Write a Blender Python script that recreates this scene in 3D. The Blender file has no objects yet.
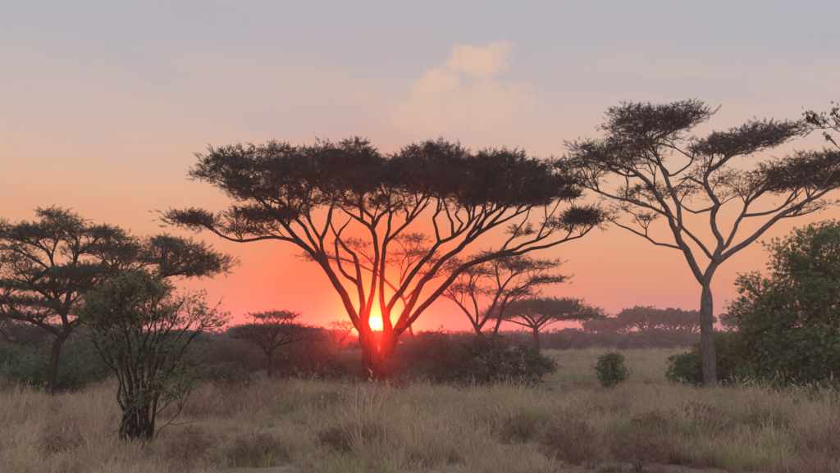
import bpy, math
import numpy as np
from mathutils import Vector, noise

rad = math.radians
SC = bpy.context.scene
COL = SC.collection
R = np.random.default_rng(11)


def lin(r, g, b):
    """sRGB 0-255 -> linear"""
    o = []
    for c in (r, g, b):
        c /= 255.0
        o.append(c / 12.92 if c <= 0.04045 else ((c + 0.055) / 1.055) ** 2.4)
    return tuple(o)


# ----------------------------------------------------------------- camera
F = 807.0                       # focal length in pixels of the 840 wide photograph
CX, CY = 420.0, 236.5
PITCH = math.atan((337.0 - CY) / F)
CAM_H = 2.5                     # eye height standing in a safari vehicle
cam_d = bpy.data.cameras.new('camera')
cam_d.sensor_width = 36.0
cam_d.lens = F / 840.0 * 36.0
cam_d.clip_start = 0.05
cam_d.clip_end = 6000
cam = bpy.data.objects.new('camera', cam_d)
COL.objects.link(cam)
cam.location = (0, 0, CAM_H)
cam.rotation_euler = (rad(90) + PITCH, 0, 0)
SC.camera = cam


def ray(px, py):
    x = (px - CX) / F
    y = (CY - py) / F
    cp, sp = math.cos(PITCH), math.sin(PITCH)
    return np.array([x, cp - y * sp, sp + y * cp])


def at(px, py, Y):
    """world point on the ray through a photo pixel, at depth Y"""
    d = ray(px, py)
    return np.array([0, 0, CAM_H]) + d * (Y / d[1])


def foot(px, py):
    """ground point under a pixel"""
    d = ray(px, py)
    return np.array([0, 0, CAM_H]) + d * (-CAM_H / d[2])


# ----------------------------------------------------------------- sky
sd = ray(375.5, 322.5)
sd = sd / np.linalg.norm(sd)
SUN_EL = math.asin(sd[2])
SUN_AZ = math.atan2(sd[0], sd[1])          # from +Y towards +X

world = bpy.data.worlds.new('World')
SC.world = world
world.use_nodes = True
NT = world.node_tree
NT.nodes.clear()


def nd(t, kind, **kw):
    n = t.nodes.new(kind)
    for k, v in kw.items():
        setattr(n, k, v)
    return n


def math_node(t, op, a, b=None, c=None, clamp=False):
    n = nd(t, 'ShaderNodeMath', operation=op, use_clamp=clamp)
    for i, v in enumerate((a, b, c)):
        if v is None:
            continue
        if isinstance(v, (int, float)):
            n.inputs[i].default_value = v
        else:
            t.links.new(v, n.inputs[i])
    return n.outputs[0]


def ramp(t, fac, stops, interp='LINEAR'):
    n = nd(t, 'ShaderNodeValToRGB')
    n.color_ramp.interpolation = interp
    e = n.color_ramp.elements
    while len(e) < len(stops):
        e.new(0.5)
    for el, (p, c) in zip(e, stops):
        el.position = p
        el.color = (*c, 1) if len(c) == 3 else c
    t.links.new(fac, n.inputs[0])
    return n.outputs[0]


def mix(t, fac, a, b, blend='MIX'):
    n = nd(t, 'ShaderNodeMix', data_type='RGBA', blend_type=blend)
    n.clamp_result = False
    for i, v in ((0, fac), (6, a), (7, b)):
        if isinstance(v, (int, float)):
            n.inputs[i].default_value = v
        elif isinstance(v, tuple):
            n.inputs[i].default_value = (*v, 1)
        else:
            t.links.new(v, n.inputs[i])
    return n.outputs[2]


def build_sky():
    t = NT
    tc = nd(t, 'ShaderNodeTexCoord').outputs['Generated']
    sep = nd(t, 'ShaderNodeSeparateXYZ')
    t.links.new(tc, sep.inputs[0])
    el = math_node(t, 'ARCSINE', sep.outputs[2])
    el_deg = math_node(t, 'MULTIPLY', el, 180 / math.pi)
    az = math_node(t, 'MULTIPLY', math_node(t, 'ARCTAN2', sep.outputs[0], sep.outputs[1]), 180 / math.pi)
    # broken, barely visible cloud veils shift the elevation bands a little
    cmb = nd(t, 'ShaderNodeCombineXYZ')
    t.links.new(math_node(t, 'MULTIPLY', az, 0.045), cmb.inputs[0])
    t.links.new(math_node(t, 'MULTIPLY', el_deg, 0.17), cmb.inputs[1])
    nz = nd(t, 'ShaderNodeTexNoise')
    nz.inputs['Scale'].default_value = 1.0
    nz.inputs['Detail'].default_value = 5
    nz.inputs['Roughness'].default_value = 0.55
    t.links.new(cmb.outputs[0], nz.inputs['Vector'])
    veil = math_node(t, 'SUBTRACT', nz.outputs['Fac'], 0.5)
    el_v = math_node(t, 'ADD', el_deg, math_node(t, 'MULTIPLY', veil, SKY_VEIL))
    # elevation 0..90 deg
    g = ramp(t, math_node(t, 'DIVIDE', el_v, 90.0, clamp=True),
             [(p / 90.0, tuple(v * (0.89 if p < 40 else 0.97) for v in lin(*c))) for p, c in SKY_BANDS])
    cv = nd(t, 'ShaderNodeCombineXYZ')
    t.links.new(math_node(t, 'MULTIPLY', az, 0.06), cv.inputs[0])
    t.links.new(math_node(t, 'ADD', math_node(t, 'MULTIPLY', el_deg, 0.33), math_node(t, 'MULTIPLY', az, 0.05)), cv.inputs[1])
    cv.inputs[2].default_value = 4.2
    n3 = nd(t, 'ShaderNodeTexNoise')
    n3.inputs['Scale'].default_value = 1.0
    n3.inputs['Detail'].default_value = 7
    n3.inputs['Roughness'].default_value = 0.6
    t.links.new(cv.outputs[0], n3.inputs['Vector'])
    vf = ramp(t, n3.outputs['Fac'], [(0.47, (0, 0, 0)), (0.66, (0.5,) * 3)], 'EASE')
    vf = math_node(t, 'MULTIPLY', vf, ramp(t, math_node(t, 'DIVIDE', el_deg, 90.0, clamp=True), [(0.08, (0, 0, 0)), (0.17, (1, 1, 1))]))
    g = mix(t, vf, g, lin(170, 170, 179))
    # angle to the sun (wider than tall, as low dusty air spreads it)
    dp = nd(t, 'ShaderNodeVectorMath', operation='DOT_PRODUCT')
    t.links.new(tc, dp.inputs[0])
    dp.inputs[1].default_value = tuple(sd)
    ang = math_node(t, 'MULTIPLY', math_node(t, 'ARCCOSINE', math_node(t, 'MINIMUM', dp.outputs['Value'], 1.0)), 180 / math.pi)
    gl = ramp(t, math_node(t, 'DIVIDE', ang, 40.0, clamp=True),
              [(p / 40.0, (v, v, v)) for p, v in GLOW_FAC], 'EASE')
    gc = ramp(t, math_node(t, 'DIVIDE', ang, 40.0, clamp=True),
              [(p / 40.0, tuple(v * 0.9 for v in lin(*c))) for p, c in GLOW_COL])
    g = mix(t, gl, g, gc)
    # the towering cloud above the acacias, peach where the last light reaches it
    cn = nd(t, 'ShaderNodeTexNoise')
    cn.inputs['Scale'].default_value = 0.45
    cn.inputs['Detail'].default_value = 7
    cn.inputs['Roughness'].default_value = 0.6
    c2 = nd(t, 'ShaderNodeCombineXYZ')
    t.links.new(az, c2.inputs[0])
    t.links.new(el_deg, c2.inputs[1])
    t.links.new(c2.outputs[0], cn.inputs['Vector'])
    best = None
    for (px, py, rx, ry) in CLOUD:
        d = ray(px, py)
        a0 = math.degrees(math.atan2(d[0], d[1]))
        e0 = math.degrees(math.atan2(d[2], math.hypot(d[0], d[1])))
        k = 0.071
        u = math_node(t, 'DIVIDE', math_node(t, 'SUBTRACT', az, a0), rx * k)
        v = math_node(t, 'DIVIDE', math_node(t, 'SUBTRACT', el_deg, e0), ry * k)
        q = math_node(t, 'SQRT', math_node(t, 'ADD', math_node(t, 'MULTIPLY', u, u), math_node(t, 'MULTIPLY', v, v)))
        m = math_node(t, 'SUBTRACT', 1.0, q)
        best = m if best is None else math_node(t, 'MAXIMUM', best, m)
    dn = math_node(t, 'MULTIPLY', math_node(t, 'SUBTRACT', cn.outputs['Fac'], 0.5), 2.6)
    cm = math_node(t, 'ADD', best, dn)
    cfac = ramp(t, cm, [(0.0, (0, 0, 0)), (0.5, (0.75, 0.75, 0.75)), (0.95, (1, 1, 1))], 'EASE')
    # lit rim above, body melting into the haze below
    cfac = math_node(t, 'MULTIPLY', cfac, ramp(t, math_node(t, 'DIVIDE', el_deg, 40.0, clamp=True),
                     [(0.22, (0, 0, 0)), (0.40, (0.35,) * 3), (0.50, (0.8,) * 3), (0.6, (0.8,) * 3)]))
    g = mix(t, math_node(t, 'MULTIPLY', cfac, CLOUD_AMT), g, lin(238, 194, 152))
    # physical sky underneath
    sky = nd(t, 'ShaderNodeTexSky', sky_type='NISHITA')
    sky.sun_disc = False
    sky.sun_elevation = SUN_EL
    sky.sun_rotation = SUN_AZ
    sky.dust_density = 4.0
    sky.air_density = 1.0
    nis = mix(t, 1.0, sky.outputs[0], (0.06,) * 3, 'MULTIPLY')
    g = mix(t, NISHITA_MIX, g, nis)
    # the sun itself
    disc = ramp(t, math_node(t, 'DIVIDE', ang, 1.0, clamp=True), [(SUN_R * 0.82, (1,) * 3), (SUN_R * 1.1, (0,) * 3)])
    g = mix(t, disc, g, SUN_COL)
    bg = nd(t, 'ShaderNodeBackground')
    bg.inputs['Strength'].default_value = SKY_STRENGTH
    t.links.new(g, bg.inputs['Color'])
    out = nd(t, 'ShaderNodeOutputWorld')
    t.links.new(bg.outputs[0], out.inputs['Surface'])


SKY_VEIL = 9.0
SKY_STRENGTH = 1.0
NISHITA_MIX = 0.04
SUN_R = 0.40
SUN_COL = (9.0, 9.5, 9.0)
SKY_BANDS = [(0, (206, 142, 136)), (1.5, (214, 145, 124)), (3.5, (226, 153, 112)), (6.5, (230, 169, 126)), (10, (224, 184, 154)),
             (13.5, (212, 187, 174)), (17, (197, 187, 184)), (20, (182, 183, 191)), (24, (179, 183, 193)), (45, (194, 198, 209)), (90, (206, 212, 227))]
GLOW_FAC = [(0, 1), (2.5, 0.97), (6, 0.8), (10, 0.42), (16, 0.12), (26, 0.04), (36, 0)]
GLOW_COL = [(0, (225, 178, 62)), (2.2, (225, 160, 50)), (4.5, (224, 106, 34)), (9, (226, 114, 52)), (18, (228, 165, 128)), (40, (220, 170, 140))]
CLOUD = [(480, 62, 46, 21), (436, 84, 40, 18), (478, 104, 62, 34), (428, 116, 44, 26)]
CLOUD_AMT = 0.72
build_sky()

# ----------------------------------------------------------------- sun
sun_d = bpy.data.lights.new('sun', 'SUN')
sun_d.energy = 5.0
sun_d.angle = rad(0.53)
sun_d.color = (1.0, 0.018, 0.003)
sun = bpy.data.objects.new('sun', sun_d)
COL.objects.link(sun)
sun.rotation_euler = Vector(tuple(sd)).to_track_quat('Z', 'Y').to_euler()
sun.location = tuple(sd * 60)

HAZE_AIR = (0.0015, 0.2)        # fine haze: density, anisotropy
HAZE_DUST = (0.00034, 0.967)      # dust that throws the low sun's light forward
HAZE_COL = (0.95, 0.95, 0.96)

# ----------------------------------------------------------------- render settings
SC.view_settings.view_transform = 'Standard'
SC.view_settings.look = 'None'
SC.view_settings.exposure = 0.2
SC.view_settings.gamma = 1.0
SC.view_settings.use_curve_mapping = False
SC.cycles.max_bounces = 10
SC.cycles.diffuse_bounces = 9
SC.cycles.glossy_bounces = 2
SC.cycles.transmission_bounces = 3
SC.cycles.transparent_max_bounces = 6
SC.cycles.volume_bounces = 1
SC.cycles.use_denoising = True
SC.cycles.use_adaptive_sampling = False


# ----------------------------------------------------------------- materials
def foliage_mat(name, cols, scale=1.2, rough=0.65, translucent=0.25):
    m = bpy.data.materials.new(name)
    m.use_nodes = True
    t = m.node_tree
    t.nodes.clear()
    geo = nd(t, 'ShaderNodeNewGeometry')
    nz = nd(t, 'ShaderNodeTexNoise')
    nz.inputs['Scale'].default_value = scale
    nz.inputs['Detail'].default_value = 3
    t.links.new(geo.outputs['Position'], nz.inputs['Vector'])
    f = math_node(t, 'ADD', nz.outputs['Fac'], math_node(t, 'MULTIPLY', math_node(t, 'SUBTRACT', geo.outputs['Random Per Island'], 0.5), 0.28))
    n = len(cols)
    c = ramp(t, f, [(0.3 + 0.4 * i / max(1, n - 1), x) for i, x in enumerate(cols)])
    d = nd(t, 'ShaderNodeBsdfPrincipled')
    d.inputs['Roughness'].default_value = rough
    d.inputs['Specular IOR Level'].default_value = 0.25
    t.links.new(c, d.inputs['Base Color'])
    tr = nd(t, 'ShaderNodeBsdfTranslucent')
    t.links.new(c, tr.inputs['Color'])
    ms = nd(t, 'ShaderNodeMixShader')
    ms.inputs[0].default_value = translucent
    t.links.new(d.outputs[0], ms.inputs[1])
    t.links.new(tr.outputs[0], ms.inputs[2])
    o = nd(t, 'ShaderNodeOutputMaterial')
    t.links.new(ms.outputs[0], o.inputs['Surface'])
    return m


def bark_mat(name, dark, light, scale=6.0):
    m = bpy.data.materials.new(name)
    m.use_nodes = True
    t = m.node_tree
    t.nodes.clear()
    geo = nd(t, 'ShaderNodeNewGeometry')
    mp = nd(t, 'ShaderNodeMapping')
    mp.inputs['Scale'].default_value = (scale, scale, scale * 0.12)
    t.links.new(geo.outputs['Position'], mp.inputs['Vector'])
    vo = nd(t, 'ShaderNodeTexVoronoi', feature='DISTANCE_TO_EDGE')
    vo.inputs['Scale'].default_value = 1.6
    nz = nd(t, 'ShaderNodeTexNoise')
    nz.inputs['Scale'].default_value = 1.5
    nz.inputs['Detail'].default_value = 6
    nz.inputs['Distortion'].default_value = 0.6
    t.links.new(mp.outputs[0], nz.inputs['Vector'])
    t.links.new(mix(t, 0.3, mp.outputs[0], nz.outputs['Color']), vo.inputs['Vector'])
    fis = math_node(t, 'MULTIPLY', vo.outputs['Distance'], 2.6, clamp=True)
    f = math_node(t, 'MULTIPLY', math_node(t, 'ADD', fis, nz.outputs['Fac']), 0.6)
    c = ramp(t, f, [(0.2, dark), (0.75, light)])
    d = nd(t, 'ShaderNodeBsdfPrincipled')
    d.inputs['Roughness'].default_value = 0.9
    d.inputs['Specular IOR Level'].default_value = 0.15
    t.links.new(c, d.inputs['Base Color'])
    bp = nd(t, 'ShaderNodeBump')
    bp.inputs['Strength'].default_value = 0.9
    bp.inputs['Distance'].default_value = 0.05
    t.links.new(f, bp.inputs['Height'])
    t.links.new(bp.outputs[0], d.inputs['Normal'])
    o = nd(t, 'ShaderNodeOutputMaterial')
    t.links.new(d.outputs[0], o.inputs['Surface'])
    return m


def grass_mat(name, stops):
    m = bpy.data.materials.new(name)
    m.use_nodes = True
    t = m.node_tree
    t.nodes.clear()
    geo = nd(t, 'ShaderNodeNewGeometry')
    oi = nd(t, 'ShaderNodeObjectInfo')
    n1 = nd(t, 'ShaderNodeTexNoise')
    n1.inputs['Scale'].default_value = 0.3
    n1.inputs['Detail'].default_value = 4
    n1.inputs['Roughness'].default_value = 0.62
    t.links.new(geo.outputs['Position'], n1.inputs['Vector'])
    f = math_node(t, 'ADD', n1.outputs['Fac'], math_node(t, 'MULTIPLY', math_node(t, 'SUBTRACT', oi.outputs['Random'], 0.5), 0.22))
    f = math_node(t, 'ADD', f, math_node(t, 'MULTIPLY', math_node(t, 'SUBTRACT', geo.outputs['Random Per Island'], 0.5), 0.30))
    f = math_node(t, 'ADD', math_node(t, 'MULTIPLY', math_node(t, 'SUBTRACT', f, 0.5), 1.3), 0.5)
    c = ramp(t, f, stops)
    d = nd(t, 'ShaderNodeBsdfPrincipled')
    d.inputs['Roughness'].default_value = 0.75
    d.inputs['Specular IOR Level'].default_value = 0.2
    t.links.new(c, d.inputs['Base Color'])
    tr = nd(t, 'ShaderNodeBsdfTranslucent')
    t.links.new(c, tr.inputs['Color'])
    ms = nd(t, 'ShaderNodeMixShader')
    ms.inputs[0].default_value = 0.3
    t.links.new(d.outputs[0], ms.inputs[1])
    t.links.new(tr.outputs[0], ms.inputs[2])
    o = nd(t, 'ShaderNodeOutputMaterial')
    t.links.new(ms.outputs[0], o.inputs['Surface'])
    return m


def soil_mat(name):
    m = bpy.data.materials.new(name)
    m.use_nodes = True
    t = m.node_tree
    t.nodes.clear()
    geo = nd(t, 'ShaderNodeNewGeometry')
    n1 = nd(t, 'ShaderNodeTexNoise')
    n1.inputs['Scale'].default_value = 0.5
    n1.inputs['Detail'].default_value = 10
    n1.inputs['Roughness'].default_value = 0.7
    t.links.new(geo.outputs['Position'], n1.inputs['Vector'])
    c = ramp(t, n1.outputs['Fac'], [(0.3, (0.17, 0.125, 0.095)), (0.5, (0.27, 0.205, 0.15)), (0.7, (0.38, 0.30, 0.22))])
    d = nd(t, 'ShaderNodeBsdfPrincipled')
    d.inputs['Roughness'].default_value = 0.95
    d.inputs['Specular IOR Level'].default_value = 0.1
    t.links.new(c, d.inputs['Base Color'])
    bp = nd(t, 'ShaderNodeBump')
    bp.inputs['Distance'].default_value = 0.1
    t.links.new(n1.outputs['Fac'], bp.inputs['Height'])
    t.links.new(bp.outputs[0], d.inputs['Normal'])
    o = nd(t, 'ShaderNodeOutputMaterial')
    t.links.new(d.outputs[0], o.inputs['Surface'])
    return m


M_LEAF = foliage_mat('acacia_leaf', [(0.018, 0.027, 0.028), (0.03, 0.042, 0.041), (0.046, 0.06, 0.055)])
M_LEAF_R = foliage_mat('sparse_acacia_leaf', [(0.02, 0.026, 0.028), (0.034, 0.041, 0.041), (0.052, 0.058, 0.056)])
M_LEAF_GREEN = foliage_mat('green_acacia_leaf', [(0.045, 0.075, 0.055), (0.075, 0.115, 0.078), (0.12, 0.165, 0.105)])
M_SHRUB = foliage_mat('shrub_leaf', [(0.15, 0.2, 0.1), (0.22, 0.285, 0.14), (0.28, 0.345, 0.18)], 2.0)
M_BUSH = foliage_mat('bush_leaf', [(0.1, 0.155, 0.078), (0.175, 0.265, 0.125), (0.25, 0.35, 0.17)], 1.2)
M_OLIVE = foliage_mat('olive_leaf', [(0.13, 0.14, 0.09), (0.2, 0.205, 0.125), (0.28, 0.27, 0.17)], 1.5)
M_BROWN = foliage_mat('dry_leaf', [(0.19, 0.145, 0.115), (0.28, 0.215, 0.17), (0.37, 0.29, 0.23)], 1.5)
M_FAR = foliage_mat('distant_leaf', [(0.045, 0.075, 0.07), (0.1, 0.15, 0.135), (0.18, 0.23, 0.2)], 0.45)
M_BARK = bark_mat('dark_bark', (0.02, 0.016, 0.016), (0.085, 0.07, 0.064))
M_BARK_GREY = bark_mat('grey_bark', (0.07, 0.066, 0.066), (0.33, 0.32, 0.315), 16.0)
M_TWIG = bark_mat('twig_bark', (0.035, 0.028, 0.024), (0.085, 0.068, 0.056))
M_DRYTWIG = bark_mat('dry_twig', (0.17, 0.115, 0.09), (0.36, 0.26, 0.205))
M_RUSTLEAF = foliage_mat('russet_leaf', [(0.22, 0.14, 0.105), (0.33, 0.22, 0.165), (0.44, 0.32, 0.24)], 2.0)
M_DEADWOOD = bark_mat('dead_wood', (0.22, 0.20, 0.18), (0.5, 0.46, 0.42), 20.0)
M_GRASS = grass_mat('dry_grass', [(0.24, (0.42, 0.30, 0.235)), (0.36, (0.58, 0.44, 0.34)), (0.50, (0.74, 0.595, 0.435)), (0.62, (0.68, 0.575, 0.38)), (0.78, (0.42, 0.41, 0.26))])
M_RUSSET = grass_mat('russet_grass', [(0.3, (0.26, 0.155, 0.12)), (0.5, (0.42, 0.27, 0.21)), (0.7, (0.55, 0.40, 0.31))])
M_GREENGRASS = grass_mat('olive_grass', [(0.3, (0.36, 0.36, 0.19)), (0.5, (0.50, 0.46, 0.25)), (0.7, (0.60, 0.54, 0.33))])
M_SOIL = soil_mat('dry_soil')


# ----------------------------------------------------------------- mesh helpers
def mesh_from(name, V, T, mat, smooth=False):
    V = np.ascontiguousarray(V, dtype=np.float32)
    T = np.ascontiguousarray(T, dtype=np.int32)
    me = bpy.data.meshes.new(name)
    k = T.shape[1]
    me.vertices.add(len(V))
    me.vertices.foreach_set('co', V.ravel())
    me.loops.add(T.size)
    me.loops.foreach_set('vertex_index', T.ravel())
    me.polygons.add(len(T))
    me.polygons.foreach_set('loop_start', np.arange(0, T.size, k, dtype=np.int32))
    me.polygons.foreach_set('loop_total', np.full(len(T), k, dtype=np.int32))
    if smooth:
        me.polygons.foreach_set('use_smooth', np.ones(len(T), dtype=bool))
    me.update(calc_edges=True)
    me.materials.append(mat)
    return me


def link(name, me, parent=None):
    o = bpy.data.objects.new(name, me)
    COL.objects.link(o)
    if parent is not None:
        o.parent = parent
    return o


def tag(o, label=None, cat=None, group=None, kind=None):
    if label:
        o['label'] = label
    if cat:
        o['category'] = cat
    if group:
        o['group'] = group
    if kind:
        o['kind'] = kind
    return o


def unit(v):
    return v / np.maximum(np.linalg.norm(v, axis=-1, keepdims=True), 1e-9)


def scatter(tv, tt, P, D, S, rng):
    """copies of a template (stem along +X, up +Z) at P pointing along D with size S"""
    n = len(P)
    D = unit(D)
    rnd = rng.normal(size=(n, 3)) * 0.75 + np.array([0, 0, 1.0])
    B = unit(np.cross(rnd, D))
    N = np.cross(D, B)
    M = np.stack([D, B, N], axis=1)                     # rows
    W = np.einsum('vk,nkj->nvj', tv, M) * S[:, None, None] + P[:, None, :]
    T = tt[None] + (np.arange(n) * len(tv))[:, None, None]
    return W.reshape(-1, 3), T.reshape(-1, tt.shape[1])


def feather_template(pairs, length, width, rng, stem=0.012):
    """a feathery sprig of thin leaflets, one triangle each"""
    V = [(0, -stem, 0), (0, stem, 0), (1, 0, 0)]
    T = [(0, 1, 2)]
    for i in range(pairs * 2 + 1):
        x = 0.1 + 0.85 * (i / (pairs * 2))
        s = 1 if i % 2 else -1
        d = np.array([rng.uniform(.3, .9), s * rng.uniform(.6, 1.1) * (0 if i == pairs * 2 else 1), rng.uniform(-.4, .6)])
        d = d / np.linalg.norm(d) * length * rng.uniform(.75, 1.2)
        w = np.cross(d, (0, 0, 1))
        w = w / max(1e-6, np.linalg.norm(w)) * width + np.array([0, 0, rng.uniform(-.5, .5) * width])
        p = np.array([x, 0, 0])
        b = len(V)
        V += [tuple(p + d * .15 - w), tuple(p + d * .15 + w), tuple(p + d)]
        T.append((b, b + 1, b + 2))
    return np.array(V, float), np.array(T, int)


def leaf_template(pairs, length, width, spread, terminal=True, fold=0.15, rng=None, stem=0.014):
    V = [(0, -stem, 0), (0, stem, 0), (1, 0, 0)]
    T = [(0, 1, 2)]

    def leaf(p, d, l, w, up):
        d = np.array(d, float)
        d /= np.linalg.norm(d)
        s = np.cross((0, 0, 1), d)
        s /= np.linalg.norm(s)
        p = np.array(p, float)
        b = len(V)
        V.extend([tuple(p), tuple(p + d * l * .5 + s * w + np.array((0, 0, up))), tuple(p + d * l), tuple(p + d * l * .5 - s * w + np.array((0, 0, up)))])
        T.extend([(b, b + 1, b + 2), (b, b + 2, b + 3)])
    for i in range(pairs):
        x = 0.12 + 0.85 * (i + 0.5) / pairs
        for s in (-1, 1):
            j = rng.uniform(0.8, 1.2) if rng is not None else 1
            jz = rng.uniform(-.35, .45) if rng is not None else 0
            leaf((x, 0, 0), (0.55, s * spread, jz), length * j, width, fold * length)
    if terminal:
        leaf((0.96, 0, 0), (1, 0, 0.1), length, width, fold * length)
    return np.array(V, float), np.array(T, int)


TR = np.random.default_rng(5)
TPL_ACACIA = feather_template(5, 0.36, 0.055, TR)
TPL_BROAD = leaf_template(3, 0.55, 0.16, 0.9, rng=TR)
TPL_FAR = leaf_template(2, 0.75, 0.28, 0.9, rng=TR)


# ----------------------------------------------------------------- branching skeleton
class Skeleton:
    def __init__(self, rng):
        self.p, self.par, self.rad, self.limb, self.plen = [], [], [], [], []
        self.rng = rng
        self.nl = 0

    def node(self, p, par, r=None, limb=-1):
        self.p.append(np.asarray(p, float))
        self.par.append(par)
        self.rad.append(r)
        self.limb.append(limb)
        self.plen.append(0.0 if par < 0 else self.plen[par] + float(np.linalg.norm(self.p[-1] - self.p[par])))
        return len(self.p) - 1

    def limb_line(self, pts, r0, r1, start=None, wob=0.03, seg=0.45):
        """a hand-placed limb through pts; if start is None attach to the nearest node"""
        pts = [np.asarray(q, float) for q in pts]
        if start is None and self.p:
            P = np.array(self.p)
            start = int(np.argmin(np.linalg.norm(P - pts[0], axis=1)))
            pts = [self.p[start]] + pts[1:]
        par = -1 if start is None else start
        lid = self.nl
        self.nl += 1
        # Catmull-Rom
        q = [pts[0] * 2 - pts[1]] + pts + [pts[-1] * 2 - pts[-2]]
        path = []
        for i in range(1, len(q) - 2):
            L = np.linalg.norm(q[i + 1] - q[i])
            n = max(2, int(L / seg))
            for k in range(n):
                u = k / n
                a, b, c, d = q[i - 1], q[i], q[i + 1], q[i + 2]
                path.append(0.5 * ((2 * b) + (c - a) * u + (2 * a - 5 * b + 4 * c - d) * u * u + (3 * b - a - 3 * c + d) * u ** 3))
        path.append(pts[-1])
        n = len(path)
        for i, w in enumerate(path):
            if i == 0 and par >= 0:
                continue
            if 0 < i < n - 1:
                w = w + self.rng.normal(size=3) * wob
            u = i / (n - 1)
            par = self.node(w, par, (r0 + (r1 - r0) * u) * (1 if u < .75 else 1 - 2.2 * (u - .75)), lid)
        return par

    def attach(self, tips, back=0.6, seg=0.4, arch=0.12, wob=0.04, balance=0.1, minz=None):
        for T in tips:
            P = np.array(self.p)
            d = np.linalg.norm(P - T, axis=1)
            dz = P[:, 2] - T[2]
            cost = d + np.maximum(dz + 0.05, 0) * 1.2 + balance * np.array(self.plen)
            if minz is not None:
                cost = cost + (P[:, 2] < minz) * 50
            m = int(np.argmin(cost))
            L = np.linalg.norm(T - self.p[m])
            walk = 0.0
            while self.par[m] >= 0 and walk < back * L:
                if minz is not None and self.p[self.par[m]][2] < minz:
                    break
                walk += np.linalg.norm(self.p[m] - self.p[self.par[m]])
                m = self.par[m]
            A = self.p[m]
            L = np.linalg.norm(T - A)
            if L < 1e-3:
                continue
            if self.par[m] >= 0:
                tang = unit(A - self.p[self.par[m]])
            else:
                tang = np.array([0, 0, 1.0])
            ctrl = A + (T - A) * 0.45 + tang * L * 0.15 + np.array([0, 0, arch * L]) + self.rng.normal(size=3) * 0.07 * L
            n = max(2, int(L / seg))
            par = m
            lid = self.limb[m]
            for k in range(1, n + 1):
                u = k / n
                w = (1 - u) ** 2 * A + 2 * u * (1 - u) * ctrl + u * u * T
                if k < n:
                    w = w + self.rng.normal(size=3) * wob * min(1, L)
                par = self.node(w, par, None, lid)

    def solve(self, tip=0.011, e=2.35):
        n = len(self.p)
        acc = np.zeros(n)
        r = np.zeros(n)
        for i in range(n - 1, -1, -1):
            ri = tip if acc[i] == 0 else acc[i] ** (1 / e)
            if self.rad[i] is not None:
                ri = max(self.rad[i], min(ri, self.rad[i] * 1.15))
            r[i] = ri
            if self.par[i] >= 0:
                acc[self.par[i]] += ri ** e
        for i in range(n):
            p = self.par[i]
            if p >= 0 and self.rad[i] is None:
                r[i] = min(r[i], r[p] * 0.92)
        self.r = r
        return r

    def chains(self):
        n = len(self.p)
        ch = [[] for _ in range(n)]
        for i in range(n):
            if self.par[i] >= 0:
                ch[self.par[i]].append(i)
        out = []
        stack = [(-1, i) for i in range(n) if self.par[i] < 0]
        while stack:
            s, i = stack.pop()
            c = [s] if s >= 0 else []
            while True:
                c.append(i)
                k = ch[i]
                if not k:
                    break
                k = sorted(k, key=lambda q: -self.r[q] - (0.5 if self.limb[q] == self.limb[i] and self.rad[q] is not None else 0))
                for q in k[1:]:
                    stack.append((i, q))
                i = k[0]
            out.append(c)
        return out


def tube(P, r, sides, lumps=0.0, rng=None):
    n = len(P)
    t = np.gradient(P, axis=0)
    t = unit(t)
    ref = np.array([0.0, 1.0, 0.05])
    ref = ref / np.linalg.norm(ref)
    a = np.cross(t, ref)
    bad = np.linalg.norm(a, axis=1) < 0.1
    a[bad] = np.cross(t[bad], np.array([1.0, 0, 0]))
    a = unit(a)
    b = np.cross(t, a)
    th = np.arange(sides) * 2 * math.pi / sides
    rr = np.repeat(r[:, None], sides, axis=1)
    if lumps and rng is not None:
        ph = rng.uniform(0, 6.28, 3)
        s = np.cumsum(np.r_[0, np.linalg.norm(np.diff(P, axis=0), axis=1)])
        rr = rr * (1 + lumps * (np.sin(2 * th[None] + ph[0] + s[:, None] * .8) * .6 + np.sin(5 * th[None] + ph[1]) * .35 + np.sin(s[:, None] * 2.3 + ph[2] + 3 * th[None]) * .4))
    V = P[:, None] + rr[..., None] * (np.cos(th)[None, :, None] * a[:, None] + np.sin(th)[None, :, None] * b[:, None])
    i = np.arange(n - 1)[:, None] * sides
    j = np.arange(sides)[None]
    k = (j + 1) % sides
    Q = np.stack([i + j, i + k, i + sides + k, i + sides + j], axis=-1).reshape(-1, 4)
    V = np.concatenate([V.reshape(-1, 3), P[-1:]])
    e = (n - 1) * sides
    cap = np.stack([e + np.arange(sides), e + (np.arange(sides) + 1) % sides, np.full(sides, n * sides), np.full(sides, n * sides)], axis=-1)
    return V, Q, cap[:, :3]


def tubes_mesh(name, items, mat):
    Vs, Ts, off = [], [], 0
    for V, Q, C in items:
        Vs.append(V)
        Ts.append(np.concatenate([Q[:, [0, 1, 2]], Q[:, [0, 2, 3]], C]) + off)
        off += len(V)
    return mesh_from(name, np.concatenate(Vs), np.concatenate(Ts), mat, smooth=True)


def pad_points(c, rx, ry, rz, n, rng, dmin=0.0, floor=-0.35, blob=False):
    """cluster centres in a domed, flat-bottomed pad (or a full blob)"""
    out = []
    tries = 0
    while len(out) < n and tries < n * 25:
        tries += 1
        a = rng.uniform(0, 2 * math.pi)
        q = math.sqrt(rng.uniform(0, 1))
        edge = 1 + 0.16 * math.sin(3 * a + c[0] * 2) + 0.1 * math.sin(7 * a + c[1])
        h = math.sqrt(max(0, 1 - q * q))
        if blob:
            z = rng.uniform(-1, 1) * h
        else:
            z = h * rng.uniform(0.05, 1.0) + floor * rng.uniform(0.4, 1.0) * (1 - 0.5 * q)
        p = np.array([c[0] + rx * q * edge * math.cos(a), c[1] + ry * q * edge * math.sin(a), c[2] + rz * z])
        if dmin and out and np.min(np.linalg.norm((np.array(out) - p) * np.array([1, 1, 1.8]), axis=1)) < dmin:
            continue
        out.append(p)
    return out


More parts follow.
